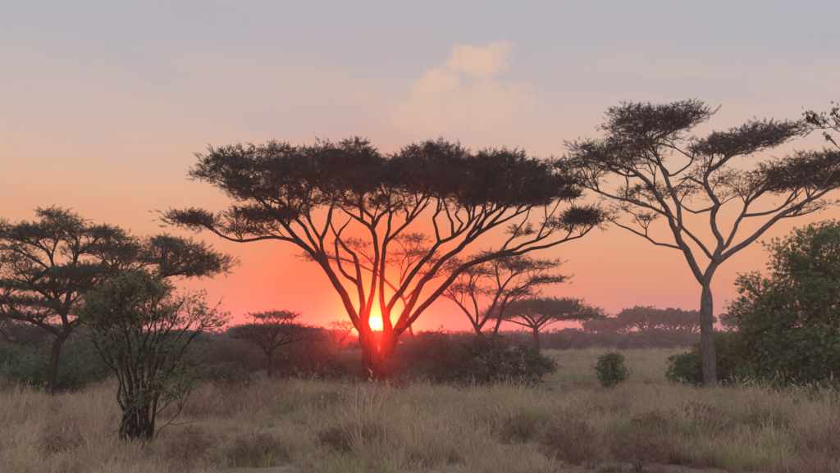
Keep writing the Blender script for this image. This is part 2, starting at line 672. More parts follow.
def fps_order(pts, k, rng):
    pts = np.array(pts)
    n = len(pts)
    if n == 0:
        return pts
    idx = [int(rng.integers(n))]
    d = np.linalg.norm(pts - pts[idx[0]], axis=1)
    for _ in range(min(k, n) - 1):
        i = int(np.argmax(d))
        idx.append(i)
        d = np.minimum(d, np.linalg.norm(pts - pts[i], axis=1))
    rest = [i for i in range(n) if i not in set(idx)]
    rng.shuffle(rest)
    return pts[idx + rest]


def build_plant(name, label, cat, base, sk, tips, rng, tpl, leaf_mat, bark, twig_mat, sprigs=30, spread=0.5, flat=0.3,
                size=(0.2, 0.32), up=0.45, twigs=5, thick=0.045, tip_r=0.011, e=2.35, stem_name='trunk', crown_name='crown',
                group=None, split_limbs=True, lump=0.10, twig_r=0.006, gap=0.0, sides_max=10):
    base = np.asarray(base, float)
    root = bpy.data.objects.new(name, None)
    COL.objects.link(root)
    root.location = tuple(base)
    root.empty_display_size = 0.3
    tag(root, label, cat, group)
    r = sk.solve(tip_r, e)
    P = np.array(sk.p) - base
    groups = {}
    for c in sk.chains():
        if len(c) < 2:
            continue
        pr = r[c].copy()
        if sk.par[c[0]] >= 0 or c[0] == sk.par[c[1]]:
            if len(c) > 1 and sk.par[c[1]] == c[0] and sk.par[c[0]] >= -1 and c[0] != 0:
                pr[0] = min(pr[0], pr[1] * 1.25)
        big = pr.max()
        sides = int(min(sides_max, max(4, round(4 + big * 40))))
        it = tube(P[c], pr, sides, lump if big > 0.05 else 0, rng)
        if big < thick:
            key = ('twigs', 0)
        elif split_limbs and sk.limb[c[1]] > 0:
            key = ('branch', sk.limb[c[1]])
        else:
            key = (stem_name, 0)
        groups.setdefault(key, []).append(it)
    # fine spray of twigs inside every leaf cluster
    tips = np.asarray(tips) - base
    n = len(tips)
    if n:
        tw = []
        k = n * twigs
        C = np.repeat(tips, twigs, axis=0)
        O = rng.normal(size=(k, 3)) * np.array([spread, spread, spread * flat]) * 0.75
        O[:, 2] += np.abs(rng.normal(size=k)) * spread * 0.22
        if twigs:
            A, B = C, C + O
            mid = (A + B) / 2 + rng.normal(size=(k, 3)) * 0.05 * spread
            d = unit(B - A)
            s1 = unit(np.cross(d, rng.normal(size=(k, 3))))
            s2 = np.cross(d, s1)
            V = np.stack([A + s1 * twig_r, A + s2 * twig_r, A - (s1 + s2) * twig_r * .7,
                          mid + s1 * twig_r * .8, mid + s2 * twig_r * .8, mid - (s1 + s2) * twig_r * .55, B], axis=1)
            T = np.array([(0, 1, 4), (0, 4, 3), (1, 2, 5), (1, 5, 4), (2, 0, 3), (2, 3, 5), (3, 4, 6), (4, 5, 6), (5, 3, 6)])
            TT = (T[None] + (np.arange(k) * 7)[:, None, None]).reshape(-1, 3)
            tw.append((V.reshape(-1, 3), TT))
    for key, items in sorted(groups.items()):
        if key[0] == 'twigs':
            continue
        link(key[0], tubes_mesh(key[0], items, bark), root)
    Vs, Ts, off = [], [], 0
    for V, Q, C_ in groups.get(('twigs', 0), []):
        Vs.append(V)
        Ts.append(np.concatenate([Q[:, [0, 1, 2]], Q[:, [0, 2, 3]], C_]) + off)
        off += len(V)
    if n and twigs:
        Vs.append(tw[0][0])
        Ts.append(tw[0][1] + off)
    if Vs:
        tag(link('twigs', mesh_from('twigs', np.concatenate(Vs), np.concatenate(Ts), twig_mat), root), kind='stuff')
    if n and sprigs:
        cnt = np.maximum(1, (sprigs * np.clip(rng.normal(1, 0.45, n), 0.15, 2.0))).astype(int)
        C = np.repeat(tips, cnt, axis=0)
        k = len(C)
        rs = spread * np.repeat(np.clip(rng.normal(1, .25, n), .5, 1.6), cnt)
        O = np.clip(rng.normal(size=(k, 3)), -1.7, 1.7) * np.array([0.6, 0.6, 0.6 * flat]) * rs[:, None]
        Pp = C + O
        D = unit(O * np.array([1, 1, 0.6])) + rng.normal(size=(k, 3)) * 0.5 + np.array([0, 0, up])
        S = rng.uniform(size[0], size[1], k)
        V, T = scatter(tpl[0], tpl[1], Pp, D, S, rng)
        tag(link(crown_name, mesh_from(crown_name, V, T, leaf_mat), root), kind='stuff')
    return root


def pads_to_tips(pads, Y, rng, density, dmin, blob=False, soft=0.0, flat=0.35):
    """pads: (px, py, half_w, half_h in photo pixels, depth offset m, half depth m, weight)"""
    tips = []
    for p in pads:
        px, py, hw, hh, dy, hd = p[:6]
        w = p[6] if len(p) > 6 else 1.0
        YY = Y + dy
        c = at(px, py, YY)
        rx, rz = hw * YY / F, hh * YY / F
        rx, rz = max(rx * .45, rx - .75 * soft), max(rz * .4, rz - .8 * soft * flat)
        n = max(2, int(math.pi * rx * hd * density * w))
        tips += pad_points(c, rx, hd, rz, n, rng, dmin, blob=blob)
    return [q for q in tips if q[2] > 0.15]


def px_limb(sk, Y, pts, w0, w1, **kw):
    """limb through (px, py, depth offset) with widths in photo pixels"""
    P = [at(a, b, Y + c) for a, b, c in pts]
    k = Y / F / 2
    return sk.limb_line(P, w0 * k, w1 * k, **kw)


# ----------------------------------------------------------------- ground
def ground_h(x, y):
    d = math.hypot(x, y)
    h = 0.10 * noise.noise(Vector((x * 0.05, y * 0.05, 1.3))) + 0.04 * noise.noise(Vector((x * 0.31, y * 0.31, 4.1)))
    return h * min(1.0, d / 10)


def make_ground():
    xs = np.concatenate([-np.geomspace(650, 30, 26), np.linspace(-29, 29, 90), np.geomspace(30, 650, 26)])
    ys = np.concatenate([-np.geomspace(50, 6, 8), np.linspace(-5, 70, 110), np.geomspace(71, 680, 30)])
    V = np.array([(x, y, ground_h(x, y)) for y in ys for x in xs])
    nx = len(xs)
    i = np.arange(len(ys) - 1)[:, None] * nx
    j = np.arange(nx - 1)[None]
    Q = np.stack([i + j, i + j + 1, i + nx + j + 1, i + nx + j], axis=-1).reshape(-1, 4)
    tag(link('ground', mesh_from('ground', V, Q, M_SOIL, True)), kind='structure')
    # a low rise far behind the woodland
    n, m = 140, 10
    V = []
    for a in range(m):
        y = 470 + a * 22
        f = math.sin(math.pi * a / (m - 1))
        for b in range(n):
            x = -640 + 1280 * b / (n - 1)
            hh = 4.2 + 2.2 * noise.noise(Vector((x * 0.004, 2.2, 0))) + 1.2 * noise.noise(Vector((x * 0.02, 5, 0))) + 0.8 * noise.noise(Vector((x * .08, y * .02, 0)))
            hh += 5.5 * max(0, min(1, (-x - 60) / 260))
            V.append((x, y, -0.5 + f * hh))
    V = np.array(V)
    i = np.arange(m - 1)[:, None] * n
    j = np.arange(n - 1)[None]
    Q = np.stack([i + j, i + j + 1, i + n + j + 1, i + n + j], axis=-1).reshape(-1, 4)
    tag(link('hill', mesh_from('hill', V, Q, M_SOIL, True)), kind='structure')


make_ground()

# ----------------------------------------------------------------- the great umbrella acacia before the sun
def umbrella_acacia():
    rng = np.random.default_rng(21)
    Y = 38.5
    sk = Skeleton(rng)
    b = at(372, 394, Y)
    b[2] = -0.05
    # two stems that rise from one foot
    sk.limb_line([b, at(368, 372, Y), at(366.5, 350, Y), at(362, 332, Y), at(354, 317, Y), at(343, 295, Y - .3), at(331, 275, Y - .5), at(322, 262, Y - .6),
                  at(311, 251, Y - .8), at(294, 236, Y - 1), at(280, 219, Y - 1.3), at(262, 201, Y - 1.6), at(243, 190, Y - 1.9), at(226, 181, Y - 2)],
                 10.5 * Y / F / 2, 1.9 * Y / F / 2)
    r2 = px_limb(sk, Y, [(374, 392, 0), (383, 374, .3), (388, 352, .5), (396, 334, .5), (406, 314, .6), (417, 291, .7), (431, 274, .8), (443, 260, .8), (459, 249, 1), (470, 239, 1.2), (488, 227, 1.6),
                         (505, 220, 2), (525, 210, 2.2), (543, 201, 2.4)], 9.5, 1.9)
    L = lambda pts, a, c: px_limb(sk, Y, pts, a * .78, c * .8)
    # middle stems
    px_limb(sk, Y, [(372, 391, 0), (375, 372, -.3), (375, 352, -.3), (371, 336, -.2), (366, 318, 0)], 8, 5)
    px_limb(sk, Y, [(373, 391, 0), (380, 374, 0), (383, 352, 0), (385, 336, 0), (386, 320, .2)], 8, 5)
    L([(367, 352, 0), (366, 330, .2), (363, 314, .4), (361, 285, .6), (357, 262, 1), (354, 254, 1.2), (347, 249, 1.4), (338, 239, 1.8), (331, 222, 2.4), (331, 206, 3)], 9, 2.5)
    L([(364, 338, 0), (367, 318, -.4), (372, 292, -.8), (376, 268, -1.2), (376, 245, -1.6), (372, 229, -2), (362, 221, -2.3), (347, 212, -2.8), (334, 202, -3.2)], 8, 2.4)
    L([(391, 348, .5), (387, 330, 0), (383, 312, -.4), (381, 287, -.8), (382, 262, -1.2), (385, 245, -1.5), (393, 236, -1.9), (408, 223, -2.5), (421, 210, -3), (430, 202, -3.5)], 8, 2.4)
    L([(390, 342, .5), (388, 326, .4), (388, 310, .4), (402, 289, .8), (418, 267, 1.2), (429, 256, 1.5), (439, 243, 1.9), (453, 237, 2.4), (466, 228, 3), (478, 215, 3.6), (492, 208, 4.2)], 9, 2.5)
    L([(396, 334, .5), (413, 320, -.2), (431, 300, -.6), (450, 281, -1), (466, 266, -1.4), (494, 256, -2), (520, 252, -2.4), (557, 243, -3), (580, 237, -3.2), (592, 227, -3.4)], 9, 2.2)
    # left limbs
    L([(324, 264, -.6), (316, 246, -.2), (304, 228, .4), (292, 213, 1), (278, 199, 1.8), (262, 190, 2.4)], 6, 2.2)
    L([(318, 258, -.7), (303, 245, -1.2), (290, 240, -1.5), (274, 237, -1.8), (254, 239, -2.1), (230, 240, -2.4), (215, 231, -2.5), (200, 222, -2.6)], 5.5, 2)
    L([(333, 278, -.5), (324, 258, -1.4), (320, 240, -2), (310, 222, -2.7), (299, 202, -3.4)], 6, 2.2)
    L([(320, 238, -2), (328, 222, -2.2), (330, 208, -2.4)], 4.5, 2.5)
    L([(361, 290, .6), (341, 270, 1.6), (337, 250, 2.2), (337, 236, 2.6), (346, 226, 3), (353, 214, 3.5)], 6, 2.2)
    # upper forks
    L([(372, 229, -2), (373, 219, -1.6), (366, 211, -1.4), (358, 203, -1)], 5, 2.2)
    L([(374, 232, -1.8), (380, 217, -1.2), (390, 208, -.6), (403, 200, 0)], 5, 2.2)
    L([(386, 244, -1.5), (389, 230, -.8), (391, 214, 0), (403, 204, .8)], 4.5, 2.2)
    L([(408, 223, -2.5), (407, 214, -1.8), (404, 205, -1)], 4, 2)
    L([(440, 243, 1.9), (436, 228, 1.2), (434, 217, .6), (441, 209, 0), (443, 200, -.4)], 4.5, 2)
    L([(455, 236, 2.4), (462, 225, 1.6), (456, 215, 1), (461, 205, .4)], 4, 2)
    L([(466, 229, 3), (470, 214, 2.4), (464, 200, 2)], 4, 2)
    L([(459, 249, 1), (473, 232, -.6), (488, 215, -1.8), (505, 204, -2.8), (520, 196, -3.6)], 6, 2.2)
    L([(494, 256, -2), (523, 245, -2.6), (546, 236, -3), (556, 225, -3.2)], 4.5, 2)
    L([(488, 227, 1.6), (500, 214, 2.6), (512, 203, 3.6), (528, 195, 4.2)], 5, 2)
    pads = [(224, 175, 36, 13, -2, 3.2, .62), (256, 168, 36, 16, -.5, 3.5, .7), (286, 165, 32, 15, 1.5, 3.4, .75), (250, 188, 38, 12, 2.5, 2.4, .6), (300, 178, 45, 18, -3, 3.4, .7),
            (326, 165, 30, 15, 0, 3.6), (355, 166, 34, 14, -2, 3.4), (345, 185, 44, 18, 3.5, 3), (375, 175, 36, 14, 1, 3.6), (382, 188, 40, 16, -4.5, 2.8),
            (410, 170, 32, 14, 3, 3.2), (438, 165, 30, 14, -1, 3.4), (432, 184, 42, 16, -4, 2.8), (465, 176, 40, 15, 1, 3.6), (455, 190, 34, 14, 4.5, 2.6),
            (505, 174, 40, 14, -1.5, 3.4), (500, 190, 42, 14, 3.5, 2.8), (545, 178, 34, 12, 1, 3.2, .75), (550, 193, 38, 11, -2.5, 2.8, .75), (525, 198, 40, 11, 2, 2.6),
            (262, 197, 26, 7, -1, 1.8, .6), (298, 197, 26, 8, .5, 1.8, .6), (340, 203, 30, 7, 0, 2, .5), (385, 204, 26, 6, -1.5, 1.8, .45), (478, 202, 30, 8, 0, 2, .6),
            (192, 222, 28, 8, -2.6, 1.6, 1.2), (583, 220, 30, 9, -3.3, 1.7, 1.3)]
    loose = [(262, 218, 36, 10, -2, 1.6, 1.1), (285, 212, 22, 7, -1, 1.5, 1.0), (250, 232, 32, 7, -2.2, 1.2, .8), (520, 231, 18, 5, -2.5, 1.3, .4), (405, 206, 10, 6, -1, 1, .6), (555, 228, 14, 6, -3, 1, .7)]
    tips = pads_to_tips(pads, Y, rng, 3.1, 0.36, soft=.5)
    tips = [q for q in tips if noise.noise(Vector((q[0] * .5, q[1] * .5, q[2] * 1.1))) > -.34]
    t2 = pads_to_tips(loose, Y, rng, 2.8, 0.3, soft=.5)
    allt = fps_order(tips + t2, 130, rng)
    sk.attach(allt[:130], back=0.5, arch=0.04, minz=4.4, balance=0.05)
    sk.attach(allt[130:], back=0.45, arch=0.06, minz=4.4, balance=0.03)
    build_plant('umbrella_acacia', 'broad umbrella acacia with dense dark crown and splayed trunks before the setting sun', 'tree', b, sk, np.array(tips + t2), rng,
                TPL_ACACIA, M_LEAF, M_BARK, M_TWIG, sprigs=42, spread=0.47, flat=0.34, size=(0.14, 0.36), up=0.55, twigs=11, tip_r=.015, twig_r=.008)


umbrella_acacia()


def slender_acacia():
    rng = np.random.default_rng(31)
    Y = 37.5
    sk = Skeleton(rng)
    b = at(711, 393, Y)
    b[2] = -0.05
    k = Y / F / 2
    sk.limb_line([b, at(710, 370, Y), at(708, 343, Y), at(707, 318, Y), at(706.5, 296, Y), at(706, 286, Y)], 13.5 * k, 11 * k, wob=0.02)
    L = lambda pts, a, c: px_limb(sk, Y, pts, a * .85, c * .85, wob=0.04)
    L([(706, 287, 0), (699, 275, -.1), (686, 251, -.3), (676, 233, -.5), (670, 216, -.8), (660, 198, -1.2), (640, 174, -1.8), (623, 167, -2.1), (603, 162, -2.4), (585, 157, -2.6)], 9.0, 2.0)
    L([(706, 287, 0), (710.5, 270, .2), (718, 254, .4), (720.5, 240, .6), (712.5, 221, .8), (717, 204, 1), (707, 187, 1.1), (710, 171, 1.2), (727, 159, 1.3), (745, 148, 1.5), (772, 141, 1.8)], 9, 2.2)
    L([(676, 234, -.5), (680, 217, 0), (673, 193, .4), (661, 167, .8), (648, 141, 1), (633, 127, 1.2)], 6.5, 2)
    L([(713, 266, .3), (733, 251, .2), (756, 236, 0), (777, 219, -.4), (807, 201, -1), (838, 187, -1.6), (868, 176, -2)], 8, 2.2)
    L([(719, 254, .4), (726, 245, 1), (735, 229, 1.5), (741, 217, 2), (752, 200, 2.6), (768, 184, 3.2), (790, 172, 3.6)], 5.5, 2)
    L([(713, 263, .3), (710, 254, -.2), (696, 241, -.8), (683, 228, -1.2), (672, 215, -1.8)], 5, 2.5)
    L([(718, 205, 1), (703, 212, .2), (688, 210, -.4), (677, 199, -.8)], 4, 1.8)
    L([(687, 256, -.3), (667, 246, -.8), (646, 237, -1.4), (620, 225, -2), (606, 217, -2.2)], 3.6, 1.4)
    L([(672, 219, -.8), (650, 208, -1.6), (627, 200, -2.2), (598, 191, -2.8), (572, 181, -3.2)], 4.4, 1.5)
    L([(661, 167, .8), (675, 175, 1.8), (690, 165, 2.2), (694, 152, 2.4), (690, 140, 2.4)], 3.6, 1.5)
    L([(708, 185, 1.1), (688, 178, 1.8), (678, 180, 2.2)], 3.5, 1.5)
    L([(742, 216, 2), (765, 213, 1), (785, 206, .4), (803, 190, 0)], 4, 1.6)
    L([(648, 141, 1), (660, 137, .2), (676, 128, -.4), (690, 122, -.8)], 3.4, 1.5)
    L([(640, 175, -1.8), (622, 175, -1), (606, 163, -.2), (598, 152, .4)], 3.4, 1.4)
    L([(777, 219, -.4), (800, 214, -2), (822, 207, -3)], 3, 1.2)
    pads = [(640, 121, 36, 8, 1, 2.6), (672, 121, 34, 10, -.5, 2.6), (655, 129, 40, 8, .5, 2.6, .8), (742, 143, 46, 10, 1.5, 2.8), (722, 150, 34, 9, 0, 2.2, .8), (778, 134, 30, 6, 1.6, 2, .9),
            (800, 168, 40, 9, -1, 2.8), (838, 165, 34, 10, -2, 2.6), (815, 183, 40, 9, 1, 2.4), (850, 178, 28, 9, 0, 2.4), (870, 168, 30, 10, -1.5, 2.6)]
    sparse = [(590, 155, 30, 7, -2, 2, 1), (622, 150, 30, 8, 0, 2.2, 1), (604, 165, 36, 7, -3, 1.8, .8), (582, 180, 26, 8, -3, 1.6, .6), (640, 195, 34, 7, -1, 2, .5), (672, 194, 30, 7, 1.5, 2, .4),
              (640, 222, 24, 8, -1.6, 1.2, .3), (745, 180, 36, 10, 2.4, 2, .4), (770, 186, 30, 8, 2, 2, .5), (700, 172, 24, 7, 2, 1.6, .45), (735, 196, 30, 8, 0, 1.6, .25), (612, 212, 22, 7, -2.2, 1.2, .35),
              (645, 160, 26, 8, -1.5, 1.6, .4), (810, 208, 28, 6, -2, 1.2, .4), (650, 145, 44, 9, 0, 2, .35)]
    tips = pads_to_tips(pads, Y, rng, 4.2, 0.3, soft=.48)
    t2 = pads_to_tips(sparse, Y, rng, 3.6, 0.28, soft=.4)
    allt = fps_order(tips + t2, 90, rng)
    sk.attach(allt[:90], back=0.5, arch=0.03, minz=6.2, balance=0.05)
    sk.attach(allt[90:], back=0.5, arch=0.05, minz=6.2, balance=0.03)
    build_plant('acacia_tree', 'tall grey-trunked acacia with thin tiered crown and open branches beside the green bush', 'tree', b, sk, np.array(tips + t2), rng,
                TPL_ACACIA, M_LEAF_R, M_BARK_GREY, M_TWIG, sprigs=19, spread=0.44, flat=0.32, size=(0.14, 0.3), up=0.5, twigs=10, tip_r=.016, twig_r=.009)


slender_acacia()


def layered_acacia():
    rng = np.random.default_rng(41)
    Y = 31.5
    sk = Skeleton(rng)
    b = at(48, 403, Y)
    b[2] = -0.05
    k = Y / F / 2
    sk.limb_line([b, at(52, 376, Y), at(58, 345, Y), at(66, 330, Y), at(63, 316, Y), at(50, 298, Y - .4), at(30, 284, Y - .8), at(10, 275, Y - 1)], 9 * k, 2 * k)
    L = lambda pts, a, c: px_limb(sk, Y, pts, a, c)
    L([(66, 330, 0), (80, 320, .3), (92, 302, .6), (100, 285, .8), (112, 268, 1), (122, 256, 1.2)], 8, 2.2)
    L([(82, 318, .3), (105, 305, -.2), (130, 292, -.6), (155, 280, -.8), (172, 270, -.9), (185, 258, -1)], 6, 2)
    L([(63, 316, 0), (70, 295, .8), (72, 275, 1.4), (76, 255, 1.8), (76, 240, 2), (66, 226, 2.1)], 6, 2)
    L([(55, 303, -.3), (54, 275, .4), (52, 262, .6), (46, 250, .7), (33, 240, .8)], 4.5, 1.8)
    L([(30, 284, -.8), (48, 268, -1.4), (30, 258, -1.8), (18, 250, -2)], 3.6, 1.6)
    L([(76, 255, 1.8), (90, 244, 2.2), (98, 236, 2.4)], 3.5, 1.6)
    L([(155, 280, -.8), (168, 268, .2), (178, 252, .8)], 3.6, 1.6)
    L([(60, 340, 0), (40, 325, -.6), (20, 318, -1), (5, 315, -1.2)], 5, 1.8)
    pads = [(63, 218, 19, 6, 2, 1.5), (30, 234, 36, 7, .8, 2), (78, 231, 30, 9, 2, 2), (112, 237, 20, 8, 2, 1.8), (3, 236, 22, 6, 0, 1.8),
            (180, 250, 28, 8, -.8, 1.6, .9), (198, 260, 30, 8, 0, 1.6, .9), (186, 272, 32, 6, -1, 1.5, .8), (168, 244, 22, 7, .6, 1.4, .8), (208, 268, 22, 6, -.4, 1.3, .8),
            (22, 287, 34, 8, -1.2, 1.8, .8), (58, 276, 40, 9, -.8, 2, .9), (100, 272, 36, 9, .4, 2, .9), (128, 280, 30, 9, 1, 1.6, .8), (75, 290, 46, 9, .8, 2, .8), (30, 304, 34, 7, .4, 1.7, .6), (105, 298, 34, 9, -.8, 1.7, .8), (60, 308, 30, 7, -1, 1.6, .5)]
    sparse = [(125, 250, 36, 10, 1.4, 1.8, .8), (142, 262, 36, 9, .4, 1.8, .8), (100, 252, 30, 9, 2, 1.6, .7), (10, 262, 22, 14, -1.6, 1.5, .8), (14, 318, 30, 7, -1, 1.6, .9), (8, 302, 24, 6, -1.2, 1.4, .8), (60, 250, 22, 8, 1.4, 1.3, .4), (20, 250, 18, 6, -2, 1.2, .8), (150, 288, 26, 8, -.6, 1.4, .6)]
    tips = pads_to_tips(pads, Y, rng, 5.2, 0.25, soft=.4)
    t2 = pads_to_tips(sparse, Y, rng, 4.6, 0.24, soft=.3)
    allt = fps_order(tips + t2, 80, rng)
    sk.attach(allt[:80], back=0.5, arch=0.04, minz=2.3, balance=0.05)
    sk.attach(allt[80:], back=0.5, arch=0.05, minz=2.3, balance=0.03)
    build_plant('acacia_tree', 'leaning dark acacia with many ragged layers behind the multi-stemmed green shrub tree', 'tree', b, sk, np.array(tips + t2), rng,
                TPL_ACACIA, M_LEAF_GREEN, M_BARK, M_TWIG, sprigs=26, spread=0.36, flat=0.36, size=(0.13, 0.26), up=0.45, twigs=8, tip_r=.013, twig_r=.007)


layered_acacia()


# ----------------------------------------------------------------- shrubs with many stems
def bushy(name, label, cat, base_px, stems, masses, leafmat, bark, tw, seed, dens, dmin, sprigs, spread, size, tpl=TPL_BROAD, flat=0.7, twigs=4, k1=40,
          group=None, Y=None, tip_r=0.008, arch=0.02, up=0.3, thick=0.02, extra=0, twig_r=0.005, minz=0.2, fatness=1.0):
    rng = np.random.default_rng(seed)
    b = foot(*base_px)
    b[2] = -0.03
    Y = b[1] if Y is None else Y
    sk = Skeleton(rng)
    root = sk.node(b, -1, None, 0)
    sk.nl = 1
    k = Y / F / 2
    k *= fatness
    for q in range(extra):                       # a tangle of thin shoots round the foot
        an, le = rng.uniform(0, 6.28), rng.uniform(.0, .35)
        o0 = np.array([math.cos(an), math.sin(an), 0]) * rng.uniform(.05, .25)
        hh = rng.uniform(.6, 1.8)
        sk.limb_line([b, b + o0 + np.array([0, 0, .05]), b + o0 * (1 + le) + np.array([0, 0, hh * .5]), b + o0 * (1 + 2.2 * le) + np.array([0, 0, hh])], .015, .005, start=root, wob=.025, seg=.22)
    for pts, a, c in stems:
        P = [b + np.array([(pts[0][0] - base_px[0]) * Y / F, pts[0][2], 0.0])] + [at(x, y, Y + d) for x, y, d in pts[1:]]
        sk.limb_line([b] + P if np.linalg.norm(P[0] - b) > 0.02 else P, a * k, c * k, start=root, wob=0.035, seg=0.3)
    tips = pads_to_tips(masses, Y, rng, dens, dmin, blob=True, soft=spread * .7, flat=flat)
    allt = fps_order(tips, k1, rng)
    sk.attach(allt[:k1], back=0.6, arch=arch, seg=0.25, minz=minz, balance=0.05)
    sk.attach(allt[k1:], back=0.5, arch=arch, seg=0.2, minz=minz, balance=0.03)
    return build_plant(name, label, cat, b, sk, np.array(tips), rng, tpl, leafmat, bark, tw, sprigs=sprigs, spread=spread, flat=flat, size=size, up=up,
                       twigs=twigs, thick=thick, tip_r=tip_r, stem_name='stem', crown_name='foliage', group=group, split_limbs=False, twig_r=twig_r, sides_max=7)


# green shrub tree in the left foreground
SHRUB_STEMS = []
srng = np.random.default_rng(91)
for xs in [(124, 124, 120, 108, 99, 92), (127, 126, 123, 118, 112, 108), (130, 131, 130, 126, 120, 116), (133, 132, 135, 131, 131, 127), (136, 138, 136, 139, 137, 140), (139, 137, 141, 140, 145, 143), (142, 143, 141, 147, 151, 154),
           (145, 144, 148, 151, 158, 163), (147, 149, 151, 160, 172, 184), (150, 151, 157, 170, 192, 206), (152, 155, 163, 182, 207, 224), (126, 130, 128, 124, 125, 121), (148, 145, 146, 155, 163, 172), (140, 141, 146, 144, 149, 151)]:
    dd = srng.uniform(-.45, .45)
    SHRUB_STEMS.append(([(x + srng.normal() * 1.2, y, dd * (.35 + .65 * k / 5)) for k, (x, y) in enumerate(zip(xs, (446, 415, 385, 350, 322, 296)))], srng.uniform(5, 8.5), 1.3))
SHRUB_STEMS += [([(148, 446, -.2), (160, 430, -.4), (178, 424, -.5), (205, 421, -.5)], 2.4, .9), ([(132, 446, -.2), (120, 430, -.3), (108, 436, -.4), (96, 446, -.4)], 2.4, .9)]
bushy('shrub_tree', 'slender multi-stemmed green shrub tree with thin leafy sprays in the left foreground grass', 'tree', (138, 446),
      SHRUB_STEMS,
      [(106, 304, 24, 18, 0, .8, 1.1), (138, 288, 32, 15, .2, .8, 1.6), (118, 318, 32, 14, .3, .8, 1.0), (150, 308, 28, 18, 0, .7, .8), (95, 322, 18, 14, .5, .6, .8), (182, 312, 22, 18, .3, .6, .45),
       (206, 325, 22, 18, -.5, .6, .35), (100, 335, 16, 22, -.6, .6, .7), (165, 345, 30, 25, .2, .8, .55), (175, 378, 28, 22, -.2, .7, .7), (145, 272, 12, 8, .1, .4, 1),
       (135, 345, 26, 25, 0, .7, .6), (192, 298, 14, 18, .5, .5, .35), (215, 322, 14, 14, 0, .5, .35), (150, 395, 26, 20, 0, .5, .8), (128, 375, 18, 22, .1, .5, .7), (180, 360, 26, 18, .3, .6, .5), (110, 355, 18, 18, -.2, .5, .6)],
      M_SHRUB, M_BARK, M_TWIG, 51, 52, 0.075, 11, 0.19, (0.04, 0.08), k1=110, twigs=5, tip_r=0.005, thick=0.014, twig_r=0.003, fatness=.55, extra=26)

# big bush at the right edge
bushy('leafy_bush', 'large round green bush with ragged leafy edge beside the grey acacia trunk', 'bush', (800, 412),
      [([(800, 412, 0), (795, 380, 0), (780, 340, 0), (765, 310, 0), (755, 290, 0)], 6, 2), ([(803, 412, .2), (805, 370, .3), (808, 320, .5), (812, 280, .6), (815, 245, .6)], 7, 2),
       ([(806, 412, -.2), (820, 370, -.4), (835, 320, -.5), (850, 270, -.6), (858, 235, -.6)], 7, 2), ([(796, 412, 0), (775, 385, .4), (755, 360, .6), (742, 340, .8)], 5, 1.6),
       ([(808, 412, 0), (840, 375, 0), (870, 330, 0), (890, 290, 0)], 7, 2), ([(800, 412, .4), (790, 360, 1), (790, 310, 1.4), (800, 270, 1.6)], 5, 1.6)],
      [(775, 340, 40, 38, 0, 1.6, 1), (765, 315, 30, 28, .6, 1.4, .7), (800, 300, 36, 34, .4, 1.6, 1), (815, 262, 30, 22, .4, 1.3, .9), (835, 290, 36, 40, -.6, 1.6, 1), (845, 245, 26, 24, -.4, 1.3, .8),
       (800, 355, 40, 34, -1, 1.5, 1), (830, 345, 40, 40, -1.2, 1.5, 1), (755, 350, 28, 26, .6, 1.2, 1), (870, 300, 40, 60, 0, 1.8, .8), (870, 365, 44, 36, -.6, 1.6, .8),
       (775, 380, 38, 18, -.6, 1.2, 1), (825, 388, 44, 20, -1.3, 1.2, 1), (790, 268, 30, 16, .3, 1, .3), (760, 288, 22, 18, .2, 1, .35), (800, 245, 24, 12, .2, 1, .3), (828, 232, 26, 14, .4, 1.1, .5), (782, 256, 22, 12, .3, .9, .3), (745, 312, 16, 16, .2, .9, .4)],
      M_BUSH, M_BARK, M_TWIG, 61, 19, 0.12, 21, 0.28, (0.07, 0.13), k1=120, twigs=3, tip_r=0.007)
bushy('dark_bush', 'low dark shaded bush right behind the grey acacia trunk', 'bush', (716, 392),
      [([(716, 392, 0), (712, 375, 0), (705, 360, 0)], 3, 1.5), ([(720, 392, 0), (730, 370, 0), (738, 350, 0)], 3, 1.5), ([(712, 392, 0), (698, 378, 0), (685, 370, 0)], 3, 1.3)],
      [(688, 372, 20, 18, 0, 1, 1), (698, 364, 18, 18, .4, 1, .9), (720, 358, 28, 28, .5, 1.2, 1), (740, 352, 26, 32, .3, 1.2, 1), (745, 376, 26, 20, 0, 1, 1)],
      M_BUSH, M_BARK, M_TWIG, 62, 18.0, 0.128, 20, 0.28, (0.1, 0.18), k1=40, Y=39.5)

# the twig that reaches in at the upper right, from a tree that stands outside the frame
bushy('leafy_tree', 'slim leafy twigs with upright shoots reaching in above the tall acacia crown', 'tree', (905, 470),
      [([(905, 470, 0), (904, 400, 0), (900, 300, 0), (893, 220, 0), (885, 165, 0), (878, 130, 0), (870, 95, 0)], 9, 2),
       ([(905, 470, 0), (902, 330, .1), (892, 230, .1), (876, 170, .1), (858, 140, .1), (838, 128, .1), (822, 129, .1), (804, 128, .1)], 4, 1),
       ([(905, 470, 0), (902, 330, -.2), (890, 220, -.2), (868, 170, -.2), (848, 150, -.2), (832, 140, -.2), (826, 137, -.2)], 3, .9)],
      [(806, 117, 2, 8, .1, .1, 30), (811, 120, 4, 6, .1, .1, 30), (816, 122, 4, 6, .1, .1, 20), (823, 121, 3, 8, .1, .12, 25), (834, 116, 3, 10, .1, .12, 30), (840, 122, 4, 8, .1, .2, 15), (829, 138, 7, 2, -.2, .15, 5), (866, 120, 14, 20, .1, .5, 1.5), (885, 110, 24, 30, .1, .8, 1.5)],
      M_LEAF_R, M_BARK, M_TWIG, 63, 16, 0.05, 3, 0.05, (0.05, 0.09), Y=20.0, k1=30, twigs=2, tip_r=0.006, flat=2.2, up=1.8, minz=5.0, twig_r=0.005)

